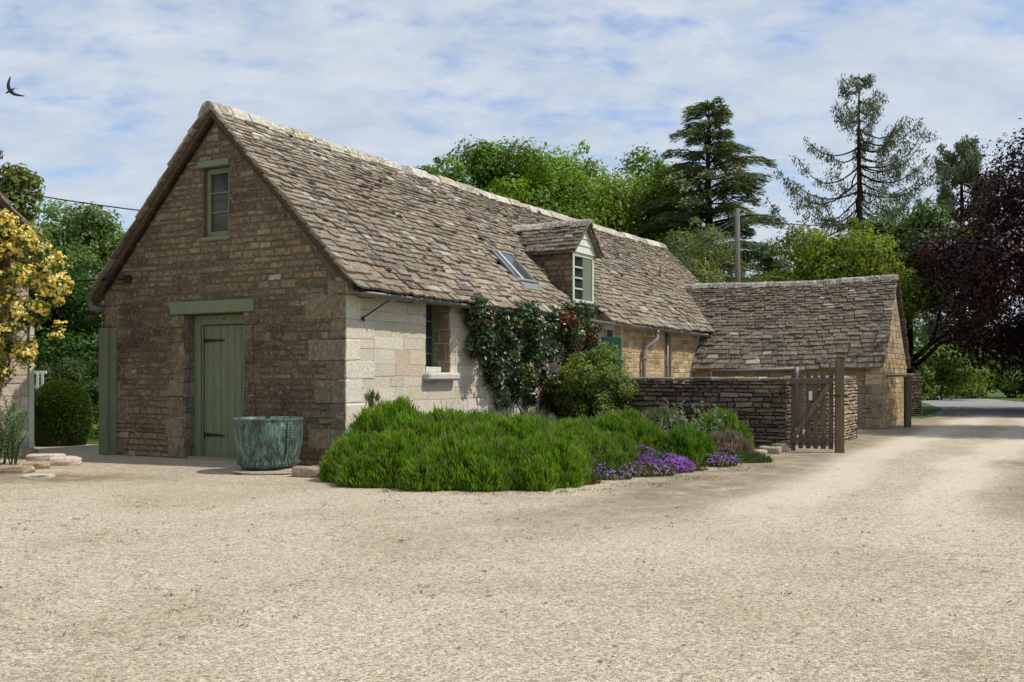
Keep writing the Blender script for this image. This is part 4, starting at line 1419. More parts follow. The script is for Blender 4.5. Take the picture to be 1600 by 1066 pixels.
broadleaf('dark green tree on a black forked trunk at the outbuilding gable', 16.0, 40, 8.0, 2.1, 2.7, (0.085, 0.14, 0.028), 12000, .22, 34, seed=13, group=TG, tr=.26, bark='barkdark')
# copper beech
broadleaf('huge dark copper beech filling the right edge, leaves almost black-red', 22.3, 34, 10.0, 7.9, 5.4, (0.040, 0.0115, 0.013), 180000, .145, 190, rc=.22, shell=.3, inner=.3, tr=.4, seed=14, mat='copperleaf', name='copper_beech', ry=6, bark='barkdark', cvar=.35, amt=.4, hue=.15, zlo=-.95, stray=14)
R.seed(15); rng = np.random.default_rng(15)
# limbs of the black-trunked tree reaching right under the beech
t = bpy.data.objects['broadleaf_tree.009']
mb = MB()
limb(mb, (0.05, 0, 1.9), (1.7, -.3, 3.3), .13, .05, .03); limb(mb, (1.7, -.3, 3.3), (3.4, -.4, 3.5), .05, .03, .04)
limb(mb, (0.05, 0, 1.5), (1.2, -.2, 2.6), .11, .07, .03); limb(mb, (1.2, -.2, 2.6), (2.8, 0, 2.9), .07, .03, .04)
limb(mb, (0.0, 0, 2.6), (-.9, .2, 4.6), .12, .04, .04)
limb(mb, (0.7, -.1, 2.5), (1.6, -.5, 5.0), .07, .03, .05)
mb.build('limb', [M['barkdark']], t, True)
# off-frame tree whose shade crosses the drive
broadleaf('small tree standing by the drive beyond the right edge', 16.6, 21.7, 9.4, 4.1, 3.1, (0.06, 0.10, 0.02), 26000, .27, 80, rc=.42, seed=16, ry=2.1, inner=.2, name='broadleaf_tree')
# left-hand trees
broadleaf('olive green tree cut by the left edge above the yellow roses', -13.6, 26, 7.55, 1.35, 2.7, (0.17, 0.2, 0.05), 8000, .18, 34, rc=.26, seed=17, group='trees behind the left garden')
broadleaf('bushy grey-green tree in the left garden below the overhead cable', -13.9, 31.5, 6.85, 2.0, 3.2, (0.17, 0.25, 0.085), 20000, .14, 54, rc=.27, seed=18, group='trees behind the left garden')
broadleaf('mid green tree between the rose and the bushy grey-green tree', -16.2, 34, 7.0, 2.0, 3.2, (0.16, 0.26, 0.055), 14000, .18, 44, rc=.28, seed=19, group='trees behind the left garden')
broadleaf('light green tree touching the left slope of the cottage roof', -13.4, 37, 7.3, 2.0, 3.0, (0.21, 0.29, 0.07), 14000, .18, 44, rc=.28, seed=20, group='trees behind the left garden')
broadleaf('broad dark green bay-like tree behind the topiary', -11.4, 25, 4.3, 2.1, 2.1, (0.075, 0.14, 0.03), 20000, .12, 60, rc=.28, tr=.14, seed=21, bark='barkdark', zlo=-.85)
R.seed(22); rng = np.random.default_rng(22)


# ---- conifers
def cedar(label, x, y, h):
    root = empty('cedar_tree', (x, y, 0), 0, label, 'tree', TG)
    mb = MB()
    mb.tube([(0, 0, 0), (.1, 0, h * .4), (-.05, 0, h * .75), (0, 0, h)], [.36, .26, .12, .02], 9)
    P, D, N = [], [], []
    z = h * .16
    while z < h - .1:
        t = z / h
        Lm = min(3.3, .55 + .7 * (h - z))
        nb = R.randint(5, 7)
        a0 = R.uniform(0, 6.28)
        for k in range(nb):
            a = a0 + 6.28 * k / nb + R.uniform(-.5, .5)
            L = Lm * (R.uniform(.5, .85) if R.random() < .6 else R.uniform(.85, 1.12))
            rise = R.uniform(.0, .3) * L + (.25 if t > .85 else 0)
            dirv = V((math.cos(a), math.sin(a), 0)); side = V((-dirv.y, dirv.x, 0))
            pts = [V((0, 0, z))]
            for i in range(1, 7):
                q = i / 6
                pts.append(V((0, 0, z)) + dirv * L * q + Z_ * (rise * math.sin(q * 2.2) - .12 * L * q * q) + side * R.uniform(-.05, .05) * L)
            mb.tube(pts, [.07 * (1 - i / 7) * (1.2 - t) + .012 for i in range(7)], 5)
            nf = int(165 * L) + 50
            for _ in range(nf):
                q = R.uniform(.16, 1.0) ** .8
                f = q * 6; i = min(5, int(f))
                b = pts[i].lerp(pts[i + 1], f - i)
                sp = R.gauss(0, .30) * L * (1.15 - q) * .55 + R.uniform(-.12, .12)
                P.append(b + side * sp + dirv * R.uniform(-.1, .18) + Z_ * (R.uniform(-.26, .07) - abs(sp) * .25))
                D.append(dirv + side * (sp * 1.2) + Z_ * R.uniform(-.55, .1))
                N.append(Z_ + V((R.uniform(-1, 1), R.uniform(-1, 1), 0)))
        z += R.uniform(.26, .5)
    mb.build('trunk', [M['barkdark']], root, True)
    n = len(P)
    leafmesh('crown', np.array(P), np.array(D), np.array(N), rng.uniform(.14, .34, n), rng.uniform(.03, .07, n), vary((0.185, 0.225, 0.105), n, .35, .12), M['needle'], root)
    return root


cedar('tall dark cedar with tiered horizontal boughs above the cottage roof end', 9.0, 45.5, 13.75)


def sparse_conifer(label, x, y, h, rmax, ncount=1.0, base=.22, name='conifer_tree', col=(0.14, 0.165, 0.095)):
    root = empty(name, (x, y, 0), 0, label, 'tree', TG)
    mb = MB()
    mb.tube([(0, 0, 0), (.08, 0, h * .5), (0, 0, h * .8), (.02, 0, h)], [.3, .2, .1, .02], 8)
    P, D, N = [], [], []
    z = h * base
    while z < h - .2:
        t = z / h
        Lm = min(rmax, .8 + .62 * (h - z))
        for k in range(R.randint(3, 4)):
            a = R.uniform(0, 6.28)
            L = Lm * R.uniform(.5, 1.1)
            dirv = V((math.cos(a), math.sin(a), 0)); side = V((-dirv.y, dirv.x, 0))
            sag = R.uniform(.1, .3) * L
            pts = [V((0, 0, z)) + dirv * L * q + Z_ * (-sag * math.sin(q * 3.0) + .30 * L * q ** 2.6) + side * R.uniform(-.04, .04) * L for q in [i / 7 for i in range(8)]]
            mb.tube(pts, [.045 * (1 - i / 8) + .010 for i in range(8)], 4)
            for _ in range(int((7 * L + 3) * ncount)):            # hanging tufts in bunches
                q = R.uniform(.3, 1.0) ** .7
                f = q * 7; i = min(6, int(f))
                b = pts[i].lerp(pts[i + 1], f - i) + side * R.gauss(0, .12) * L * .7
                for _ in range(16):
                    P.append(b + V((R.gauss(0, .12), R.gauss(0, .12), R.uniform(-.45, .1))))
                    D.append(dirv * R.uniform(-.1, .7) + side * R.uniform(-.5, .5) + Z_ * R.uniform(-1.2, -.2))
                    N.append(V((R.uniform(-1, 1), R.uniform(-1, 1), R.uniform(-.2, 1))))
        z += R.uniform(.38, .62)
    mb.build('trunk', [M['barkdark']], root, True)
    n = len(P)
    leafmesh('crown', np.array(P), np.array(D), np.array(N), rng.uniform(.12, .28, n), rng.uniform(.04, .08, n), vary(col, n, .3, .12), M['needle'], root)


sparse_conifer('tall sparse conifer with bare straight trunk showing sky between its boughs', 20.2, 58, 18.9, 5.2, .62)
sparse_conifer('smaller conifer tip standing between the sparse conifer and the copper beech', 28.0, 62, 16.2, 2.4, 2.4)

# far wood closing the view behind everything
cl = []
for k in range(150):
    X0 = R.uniform(-55, 75)
    cl.append((X0, 95 + R.uniform(-5, 6), R.uniform(.8, 4.5), R.uniform(2, 3.4)))
for k in range(40):
    cl.append((R.uniform(-40, -17), 48 + R.uniform(-4, 4), R.uniform(.5, 3), R.uniform(1.6, 2.6)))
o = clumps_leaf('distant_wood', cl, 40000, .5, (0.09, 0.15, 0.04), M['leaf'])
tag(o, 'far green woodland closing the view behind the trees', 'woodland', kind='stuff')
# undergrowth beyond the road, each bush its own thing
for k, (px, py, Y, r, h, col, lab) in enumerate((
        (1462, 612, 52, 1.9, 3.2, (0.17, 0.25, 0.04), 'lime green roadside bush nearest the black trunk'),
        (1520, 606, 56, 2.2, 3.0, (0.15, 0.24, 0.04), 'fresh green roadside bush in the middle of the beech shade gap'),
        (1580, 606, 58, 2.4, 2.6, (0.12, 0.2, 0.045), 'dim green roadside bush at the right edge beneath the copper beech'),
        (1495, 606, 66, 3.0, 5.0, (0.09, 0.16, 0.035), 'taller dark green bush behind the roadside bushes'))):
    X0 = (px - 800) / F * Y
    cl = [(R.uniform(-1, 1) * r, R.uniform(-.6, .6) * r, R.uniform(.15, .85) * h, r * R.uniform(.25, .42)) for _ in range(26)]
    root = empty('roadside_bush', (X0, Y, 0), 0, lab, 'bush', 'roadside bushes')
    mb = MB()
    for q in range(5): limb(mb, (R.uniform(-.3, .3), R.uniform(-.2, .2), 0), cl[q][:3], .05, .015)
    mb.build('stems', [M['bark']], root)
    clumps_leaf('foliage', cl, 6500, .22, col, M['leaf'], root)

# ---- climbing rose on the side wall
R.seed(31); rng = np.random.default_rng(31)
poly = [(2.75, 2.38), (7.0, 2.5), (7.75, 2.25), (7.75, 1.75), (6.8, 1.35), (6.2, .85), (5.0, .55), (3.95, .75), (3.15, 1.45)]


def inside(p, pl):
    c = False
    for (x1, y1), (x2, y2) in zip(pl, pl[1:] + pl[:1]):
        if (y1 > p[1]) != (y2 > p[1]) and p[0] < (x2 - x1) * (p[1] - y1) / (y2 - y1) + x1: c = not c
    return c


rose = empty('climbing_rose', LW(5.2, -.1), RZ, 'dark glossy climbing rose with reddish young leaves trained on the side wall', 'climber')
cl = []
while len(cl) < 105:
    l, z = R.uniform(2.7, 7.8), R.uniform(.5, 2.5)
    if not inside((l, z), poly): continue
    if z < 1.1 and R.random() < .4: continue
    redness = R.random() < (.26 if l > 5.6 else .07)
    cl.append((l - 5.2, R.uniform(-.34, .04), z, R.uniform(.12, .27), (0.14, 0.05, 0.02) if redness and R.random() < .5 else ((0.12, 0.11, 0.025) if redness else (0.055, 0.095, 0.032))))
clumps_leaf('foliage', cl, 19000, .075, (0.04, 0.07, 0.02), M['gloss'], rose, shell=.3, asp=.62, amt=.4, hue=.14, align=.5)
mb = MB()
for k in range(9):
    l0 = R.uniform(-1.3, 1.3)
    c = cl[R.randrange(len(cl))]
    limb(mb, (l0 * .5, -.05, 0), (c[0], -.05, c[2]), .016, .006, .05, 8, 5)
mb.build('stems', [M['barkdark']], rose)

# ---- rounded evergreen shrub
R.seed(33); rng = np.random.default_rng(33)
sx, sy = 1.55, 18.0
sh = empty('evergreen_shrub', (sx, sy, 0), 0, 'rounded light green evergreen shrub in front of the climbing rose', 'shrub')
cl = []
for k in range(74):
    d = rdir(1, -.55)[0]
    f = R.uniform(.45, .92)
    cl.append((d[0] * .85 * f, d[1] * .7 * f, .95 + d[2] * .68 * f, R.uniform(.15, .26)))
for q in ((-.1, 0, 1.62, .17), (.15, -.1, 1.58, .2), (.35, 0, 1.5, .2), (.1, .1, 1.78, .12), (.3, .1, 1.72, .12), (-.45, 0, 1.35, .2)): cl.append(q)
clumps_leaf('foliage', cl, 24000, .065, (0.20, 0.27, 0.06), M['leaf'], sh, shell=.35, asp=.42, amt=.35, cvar=.3)
mb = MB()
for q in range(14): limb(mb, (R.uniform(-.12, .12), R.uniform(-.1, .1), 0), cl[q][:3], .025, .008)
mb.build('stems', [M['barkdark']], sh)


# ---- lavender and other herbs: upright narrow shoots over a woody heart
def mound_shoots(mounds, dens, ln, wd, col, tipcol=None, spread=.55):
    """tufts of upright shoots over each mound"""
    P, D, N, C = [], [], [], []
    per = 16
    for (cx, cy, rx, ry, h) in mounds:
        nt_ = int(dens * (rx * ry * 1.2 + h * (rx + ry) * 1.1) / per)
        d = rdir(nt_, -.02)
        lump = 1 + .08 * np.sin(d[:, 0] * 7 + cx * 9) * np.cos(d[:, 1] * 6 + cy * 7)
        lift = rng.uniform(.82, 1.06, nt_)
        f = lift * lump
        b = np.stack([cx + d[:, 0] * rx * f, cy + d[:, 1] * ry * f, d[:, 2] * h * f], 1)
        keep = np.ones(nt_, bool)
        for (mx, my, qx, qy, qh) in mounds:
            if (mx, my) == (cx, cy): continue
            keep &= ((b[:, 0] - mx) / qx) ** 2 + ((b[:, 1] - my) / qy) ** 2 + (b[:, 2] / qh) ** 2 > .5
        b, d, lift = b[keep], d[keep], lift[keep]; nt_ = len(b)
        td = unit(d * np.array([1, 1, .4]) * spread + rng.normal(0, .16, (nt_, 3)) + np.array([0, 0, .85]))
        tc = vary(col, nt_, .2, .12) * np.clip(.5 + (lift[:, None] - .82) * 3.4, .4, 1.3)  # low tufts tinted darker: shade in the gaps is put into the colour
        n = nt_ * per
        B = np.repeat(b, per, 0) + rng.normal(0, .022, (n, 3)); Dd = unit(np.repeat(td, per, 0) + rng.normal(0, .16, (n, 3)))
        dn = np.repeat(d, per, 0)
        B += Dd * rng.uniform(-.03, .02, (n, 1))
        P.append(B + np.array([0, 0, .01])); D.append(Dd); N.append(unit(dn + np.array([0, 0, .4]) + rng.normal(0, .4, (n, 3))))
        cc_ = np.repeat(tc, per, 0) * vary((1, 1, 1), n, .25, .08)
        dry = np.repeat(rng.random(nt_) < .06, per) & (rng.random(n) < .5)
        cc_[dry] = cc_[dry] * np.array([1.5, 1.0, 2.2])
        C.append(cc_)
    return map(np.concatenate, (P, D, N, C))


def herb(name, label, cat, mounds, dens, ln, wd, col, group=None, mat='herb', spread=.55, core=True, partname='shoots', corecol=(1, 1, 1)):
    ox, oy = mounds[0][0], mounds[0][1]
    root = empty(name, (ox, oy, 0), 0, label, cat, group)
    ms = [(a - ox, b - oy, c, d, e) for a, b, c, d, e in mounds]
    P, D, N, C = mound_shoots(ms, dens, ln, wd, col, None, spread)
    n = len(P)
    lens = rng.uniform(.6, 1.25, n) * ln
    P = P.copy(); P[:, 2] = np.maximum(P[:, 2], lens * .35)
    if name.startswith('lavender'):
        k = rng.choice(n, int(n * .014), replace=False)
        P[k] += unit(D[k]) * ln * .75; lens[k] *= 1.15
        C[k] = vary((0.22, 0.21, 0.15), len(k), .3, .1)
    leafmesh(partname, P, D, N, lens, rng.uniform(.7, 1.3, n) * wd, np.clip(C, .002, .9), M[mat], root, .3, .1)
    if core:
        mb = MB()
        for (a, b, c, d, e) in ms: mb.blob((a, b, 0), c * .80, d * .80, e * .80, corecol, 0, 16, 9, .06)
        mb.build('stems', [M['core']], root, True)
    return root


R.seed(41); rng = np.random.default_rng(41)
LAV = [(-1.55, 12.95, .62, .5, .95), (-1.8, 11.95, .44, .42, .56), (-1.3, 11.5, .46, .46, .62), (-.75, 12.6, .62, .5, .84), (-.62, 11.3, .5, .48, .58),
       (.08, 12.35, .58, .5, .76), (-.05, 11.35, .42, .42, .52), (.38, 11.45, .46, .46, .57), (-.3, 13.4, .7, .6, .70), (.75, 13.2, .6, .6, .66), (-1.15, 12.15, .55, .45, .78), (-.95, 10.98, .26, .24, .36), (-.28, 10.92, .25, .22, .32), (.25, 10.98, .24, .22, .34), (-2.05, 12.5, .3, .36, .44), (-1.7, 11.35, .26, .26, .34), (-.4, 12.0, .42, .4, .68), (.55, 12.1, .4, .4, .6)]
LAV = [(a, b, c, d, e * .90) for a, b, c, d, e in LAV]
herb('lavender_hedge', 'broad rolling mass of bright green lavender in front of the pale wall corner', 'hedge', LAV, 24000, .10, .012, (0.155, 0.27, 0.022))
LG = 'smaller lavender bushes on the right of the bed'
herb('lavender_bush', 'mid green lavender bush directly below the evergreen shrub', 'lavender', [(1.55, 14.3, .72, .6, .66), (1.0, 14.3, .5, .5, .56)], 17000, .11, .014, (0.14, 0.245, 0.024), LG)
herb('lavender_bush', 'small dark green lavender bush behind the brightest purple flowers', 'lavender', [(2.45, 14.1, .42, .4, .47)], 18000, .11, .014, (0.105, 0.22, 0.018), LG)
herb('lavender_bush', 'loose low lavender bush between the big hedge and the purple flowers', 'lavender', [(.98, 12.75, .5, .45, .42), (1.3, 13.3, .4, .4, .42)], 15000, .11, .013, (0.14, 0.235, 0.03), LG)
herb('lavender_bush', 'green and straw lavender bush against the dark wall, farthest right', 'lavender', [(3.3, 15.9, .5, .45, .62)], 15000, .13, .015, (0.15, 0.25, 0.035), LG)
herb('lavender_bush', 'greyish lavender bush with faded mauve heads beside the kerb stones', 'lavender', [(3.2, 15.1, .45, .35, .36)], 10000, .12, .014, (0.27, 0.21, 0.19), LG, corecol=(1.6, 1.2, 1.1))
herb('lavender_bush', 'dry grey-topped lavender bush behind the centre of the bed', 'lavender', [(2.35, 15.9, .6, .5, .66)], 12000, .13, .014, (0.16, 0.19, 0.09), LG)
herb('catmint_plant', 'pale grey-green catmint haze at the foot of the climbing rose', 'plant', [(-.35, 14.75, .5, .35, .66), (.35, 15.3, .45, .3, .62)], 4200, .22, .016, (0.24, 0.27, 0.21), None, core=False)
herb('wall_plant', 'wispy pale plant growing against the limewashed corner', 'plant', [(-1.88, 13.35, .2, .12, .98)], 2600, .12, .018, (0.14, 0.17, 0.06), None, core=False)

# silvery mullein-like plant
root = empty('silver_plant', (2.85, 15.5, 0), 0, 'silvery grey-green plant with upright spires against the dark wall', 'plant')
P, D, N = [], [], []
mb = MB()
for k in range(26):
    bx, by = R.gauss(0, .2), R.gauss(0, .14)
    h = R.uniform(.45, .95)
    tipx, tipy = bx * 1.7, by * 1.5
    mb.tube([(bx, by, 0), (tipx, tipy, h)], [.006, .003], 4, (0.16, 0.2, 0.13))
    for i in range(26):
        q = i / 26
        a = R.uniform(0, 6.28)
        d = V((math.cos(a), math.sin(a), R.uniform(.2, .9)))
        p = V((bx + (tipx - bx) * q, by + (tipy - by) * q, h * q)) + d * .04
        P.append(p); D.append(d); N.append(V((R.uniform(-.5, .5), R.uniform(-.5, .5), 1)))
mb.build('stems', [M['herb']], root)
n = len(P)
leafmesh('leaves', np.array(P), np.array(D), np.array(N), rng.uniform(.06, .12, n), rng.uniform(.025, .045, n), vary((0.20, 0.26, 0.19), n, .25, .06), M['herb'], root)


# ---- purple aubrieta and other cushions
def cushion(name, label, mounds, fl, col=(0.12, 0.16, 0.06), dens=7000, petal=(0.26, 0.095, 0.50), group=None, amt=.25):
    root = herb(name, label, 'flowers', mounds, dens, .05, .014, col, group, core=True, partname='leaves')
    ox, oy = mounds[0][0], mounds[0][1]
    if fl:
        P, Nn = [], []
        for (cx, cy, rx, ry, h) in mounds:
            n = int(fl * rx * ry)
            d = rdir(n, .05)
            P.append(np.stack([cx - ox + d[:, 0] * rx * 1.03, cy - oy + d[:, 1] * ry * 1.03, d[:, 2] * h * 1.04 + .03], 1)); Nn.append(unit(d + rng.normal(0, .35, d.shape)))
        P = np.concatenate(P); Nn = np.concatenate(Nn)
        # gather the flowers into drifts
        k = np.sin(P[:, 0] * 11 + P[:, 1] * 5 + ox * 3) + np.sin(P[:, 1] * 13 - P[:, 0] * 7) > rng.uniform(-1.9, .4, len(P))
        P, Nn = P[k], Nn[k]
        n = len(P)
        leafmesh('flowers', P, np.cross(Nn, rdir(n)), Nn, .032, .03, vary(petal, n, amt, .08), M['petal'], root, .1)
    return root


FG = 'purple rock-cress cushions at the front of the bed'
cushion('rock_cress', 'vivid purple rock-cress, the brightest patch at the front of the bed', [(1.95, 13.1, .45, .42, .2), (1.75, 13.55, .3, .3, .26)], 8000, petal=(0.29, 0.10, 0.53), group=FG)
cushion('rock_cress', 'paler mauve rock-cress spilling onto the gravel below the bright patch', [(1.55, 12.55, .5, .3, .13), (1.15, 12.1, .3, .2, .08)], 2600, petal=(0.30, 0.19, 0.42), group=FG)
cushion('rock_cress', 'right-hand rock-cress with purple flowers next to the green cushion', [(2.75, 13.9, .42, .3, .15), (3.05, 14.35, .25, .2, .18)], 3400, petal=(0.30, 0.14, 0.48), group=FG)
cushion('rock_cress', 'thin scatter of purple flowers among the loose lavender', [(.9, 12.2, .35, .3, .22), (1.1, 12.6, .25, .2, .36)], 1300, petal=(0.28, 0.13, 0.48), group=FG)
cushion('thyme_cushion', 'flat bluish green cushion plant at the gate end of the bed', [(3.42, 14.5, .34, .25, .1)], 0, (0.10, 0.15, 0.055), 12000)
cushion('thyme_cushion', 'low yellow-green cushion on the gravel edge of the bed', [(.72, 11.55, .3, .2, .1), (2.3, 13.2, .25, .2, .1)], 0, (0.15, 0.17, 0.04), 9000)
cushion('red_houseleek', 'tiny dark red plant beside the kerb stones', [(3.25, 14.85, .13, .1, .1)], 0, (0.16, 0.03, 0.02), 9000)

# ---- left planting: spurge, yellow rose, topiary, rose bush, hostas
R.seed(51); rng = np.random.default_rng(51)
root = empty('spurge_plant', (-7.15, 13.95, 0), 0, 'blue-green spurge with bottlebrush stems at the left edge', 'plant')
P, D, N, C = [], [], [], []
mb = MB()
for k in range(30):
    bx, by = R.gauss(-.12, .22), R.gauss(0, .13)
    a = R.uniform(-.4, .75)
    h = R.uniform(.5, 1.05)
    tip = V((bx + math.sin(a) * h * .62, by + R.uniform(-.2, .15), h * (1.0 - .25 * abs(a))))
    b = V((bx, by, 0))
    mid = b.lerp(tip, .5) + V((-.06 * a, 0, .05))
    mb.tube([b, mid, tip], [.010, .008, .005], 5, (0.07, 0.09, 0.05))
    for i in range(64):
        q = .12 + .88 * i / 64
        p = b.lerp(mid, q * 2) if q < .5 else mid.lerp(tip, q * 2 - 1)
        an = i * 2.4
        ax = (tip - b).normalized()
        s1 = ax.orthogonal().normalized(); s2 = ax.cross(s1)
        d = s1 * math.cos(an) + s2 * math.sin(an) + ax * (.35 + .5 * q)
        d.normalize()
        P.append(p + d * .045); D.append(d); N.append(ax - d * .3); C.append(.75 + .5 * q)
mb.build('stems', [M['herb']], root)
n = len(P)
leafmesh('leaves', np.array(P), np.array(D), np.array(N), rng.uniform(.08, .12, n), .02, vary((0.15, 0.22, 0.15), n, .2, .06) * np.array(C)[:, None], M['herb'], root)

rr = empty('yellow_climbing_rose', (-7.5, 15.0, 0), 0, 'yellow climbing rose in full flower covering the left building', 'climber')
cl = []
pl = [(-60, 308), (0, 330), (24, 348), (64, 392), (100, 412), (102, 446), (80, 510), (52, 550), (42, 590), (20, 540), (8, 606), (-60, 620)]
while len(cl) < 150:
    px, py = R.uniform(-60, 122), R.uniform(300, 620)
    if not inside((px, py), pl): continue
    if 10 < px < 46 and py > 500 and R.random() < .75: continue
    Yc = 14.75 + R.uniform(-.3, .25) - (0.0 if px > 20 else (20 - px) * .006)
    p = AT(px, py, Yc)
    cl.append((p[0] + 7.5, p[1] - 15.0, p[2], R.uniform(.09, .17)))
for q in ((92, 512), (86, 528)):
    p = AT(*q, 14.8); cl.append((p[0] + 7.5, p[1] - 15, p[2], .09))
clumps_leaf('foliage', cl, 15000, .065, (0.14, 0.19, 0.03), M['leaf'], rr, shell=.2, asp=.5, amt=.3)
fl = []
for c in cl:
    for _ in range(int(R.uniform(9, 26) * (c[3] / .16) ** 2)):
        d = rdir(1)[0] + np.array([.25, -.5, .35]); d /= np.linalg.norm(d)
        q = np.array(c[:3]) + d * c[3] * R.uniform(.8, 1.15)
        for _ in range(5): fl.append((q + rng.normal(0, .022, 3), d + rng.normal(0, .5, 3)))
P = np.array([f[0] for f in fl]); N = unit(np.array([f[1] for f in fl])); n = len(P)
fc = vary((0.86, 0.66, 0.13), n, .12, .03)
pale = rng.random(n) < .5
fc[pale] = vary((0.92, 0.84, 0.42), int(pale.sum()), .1, .03)
leafmesh('flowers', P, np.cross(N, rdir(n)), N, rng.uniform(.04, .065, n), .05, np.clip(fc, 0, .92), M['petal'], rr, .25)
mb = MB()
for k in range(12):
    c = cl[R.randrange(len(cl))]
    limb(mb, (-.45 + R.uniform(-.3, .1), .12, 0), c[:3], .011, .004, .05, 8, 5)
mb.build('stems', [M['bark']], rr)

# clipped dome
tp = empty('topiary_dome', (-8.15, 18.0, 0), 0, 'clipped dark green yew dome beside the path', 'topiary')
n = 26000
d = rdir(n, -.55)
P = np.stack([d[:, 0] * .51, d[:, 1] * .51, np.where(d[:, 2] > 0, .62 + d[:, 2] * .55, .62 + d[:, 2] * 1.1)], 1)
P[:, :2] *= np.where(P[:, 2:3] < .25, .93, 1.0)
P += d * rng.uniform(-.05, .02, (n, 1)) + rng.normal(0, .008, (n, 3))
P[:, 2] = np.maximum(P[:, 2], .02)
leafmesh('foliage', P, unit(d + rng.normal(0, .6, (n, 3))), rdir(n), .05, .016, vary((0.06, 0.11, 0.012), n, .35, .1), M['leaf'], tp)
mb = MB(); mb.lathe([(0, 0.0), (.42, .0), (.46, .3), (.47, .62), (.40, .9), (.25, 1.08), (0, 1.13)], 20); mb.build('stems', [M['core']], tp, True)

rb = empty('red_rose_bush', (-9.45, 21.6, 0), 0, 'loose rose bush with a few dark red blooms behind the topiary', 'rose bush')
cl = [(R.uniform(-.62, .62), R.uniform(-.4, .4), R.uniform(.5, 1.55), R.uniform(.14, .24)) for _ in range(36)]
clumps_leaf('foliage', cl, 6000, .075, (0.085, 0.135, 0.04), M['leaf'], rb, shell=.25, amt=.35)
P = np.array([np.array(c[:3]) + np.array([R.uniform(-.2, .2), -.1, c[3]]) for c in cl if c[2] > 1.42]).repeat(2, 0); n = len(P)
leafmesh('flowers', P + rng.normal(0, .03, (n, 3)), rdir(n), rdir(n), .05, .05, vary((0.25, 0.03, 0.035), n, .3), M['petal'], rb)
mb = MB()
for q in range(8): limb(mb, (R.uniform(-.1, .1), 0, 0), cl[q][:3], .018, .006)
mb.build('stems', [M['bark']], rb)
lb = empty('garden_shrub', (-8.6, 20.8, 0), 0, 'sunlit fresh green shrub between the topiary and the corner post', 'shrub')
cl = [(R.uniform(-.45, .4), R.uniform(-.3, .3), R.uniform(.15, 1.0), R.uniform(.13, .22)) for _ in range(26)]
clumps_leaf('foliage', cl, 5000, .07, (0.10, 0.175, 0.04), M['leaf'], lb, shell=.25, amt=.3)
mb = MB()
for q in range(8): limb(mb, (R.uniform(-.1, .1), 0, 0), cl[q][:3], .015, .006)
mb.build('stems', [M['bark']], lb)
hs = empty('hosta_plant', (-8.15, 19.6, 0), 0, 'low yellow-green hosta with broad leaves by the lawn edge', 'plant')
n = 60
d = rdir(n, .1)
leafmesh('leaves', d * np.array([.28, .22, .26]) + np.array([0, 0, .06]), d * np.array([1, 1, .3]), unit(d + np.array([0, 0, .8])), .2, .13, vary((0.22, 0.32, 0.05), n, .2, .08), M['leaf'], hs)

# white picket fence glimpsed on the left
wf = empty('white_picket_fence', (-10.35, 20.6, 0), 0, 'short stretch of white picket fence behind the yellow roses', 'fence')
for k in range(7):
    mb = MB(); mb.box(.1 * k, .1 * k + .055, 0, .02, .1, 1.3 + R.uniform(-.01, .01), b=.004); mb.build('picket', [M['whitepaint']], wf)
for z in (.35, 1.0, 1.3):
    mb = MB(); mb.box(-.03, .7, .021, .06, z, z + .06, b=.004); mb.build('rail', [M['whitepaint']], wf)

# ================================================================ pole, wires, bird
up = empty('utility_pole', (AT(1152, 450, 38)[0], 38, 0), 0, 'plain grey wooden utility pole behind the outbuilding', 'pole')
mb = MB(); mb.tube([(0, 0, 0), (.02, 0, 4), (0, 0, 7.65)], [.13, .115, .095], 12); mb.build('shaft', [M['pole']], up, True)
mb = MB(); mb.bar((-.16, 0, 7.2), (.16, 0, 7.2), .05, .06)
mb.tube([(.14, 0, 7.23), (.14, 0, 7.36)], .025, 6); mb.tube([(-.14, 0, 7.23), (-.14, 0, 7.36)], .025, 6)
mb.build('insulator_bracket', [M['iron']], up)
ptop = V((AT(1152, 345, 38)[0], 38, 7.2))


def wire(label, a, b, sag, r=.012):
    a, b = V(a), V(b)
    mb = MB()
    mb.tube([a.lerp(b, i / 24) - Z_ * sag * 4 * (i / 24) * (1 - i / 24) for i in range(25)], r, 5)
    tag(mb.build('overhead_wire', [M['wire']]), label, 'wire', 'overhead wires')


wire('thick black overhead wire running right from the utility pole to the copper beech', ptop, AT(1760, 352, 38), .25, .018)
wire('black overhead wire sloping from the utility pole down towards the cottage', ptop, LW(16.8, 4.2, 3.6), .12, .014)
wire('faint thin wire higher of the two left of the utility pole', ptop + Z_ * .1, LW(15, 3.2, 4.75), .3, .009)
wire('overhead cable slanting down behind the cottage roof on the left', AT(-30, 290, 24), AT(300, 338, 24), .06, .016)


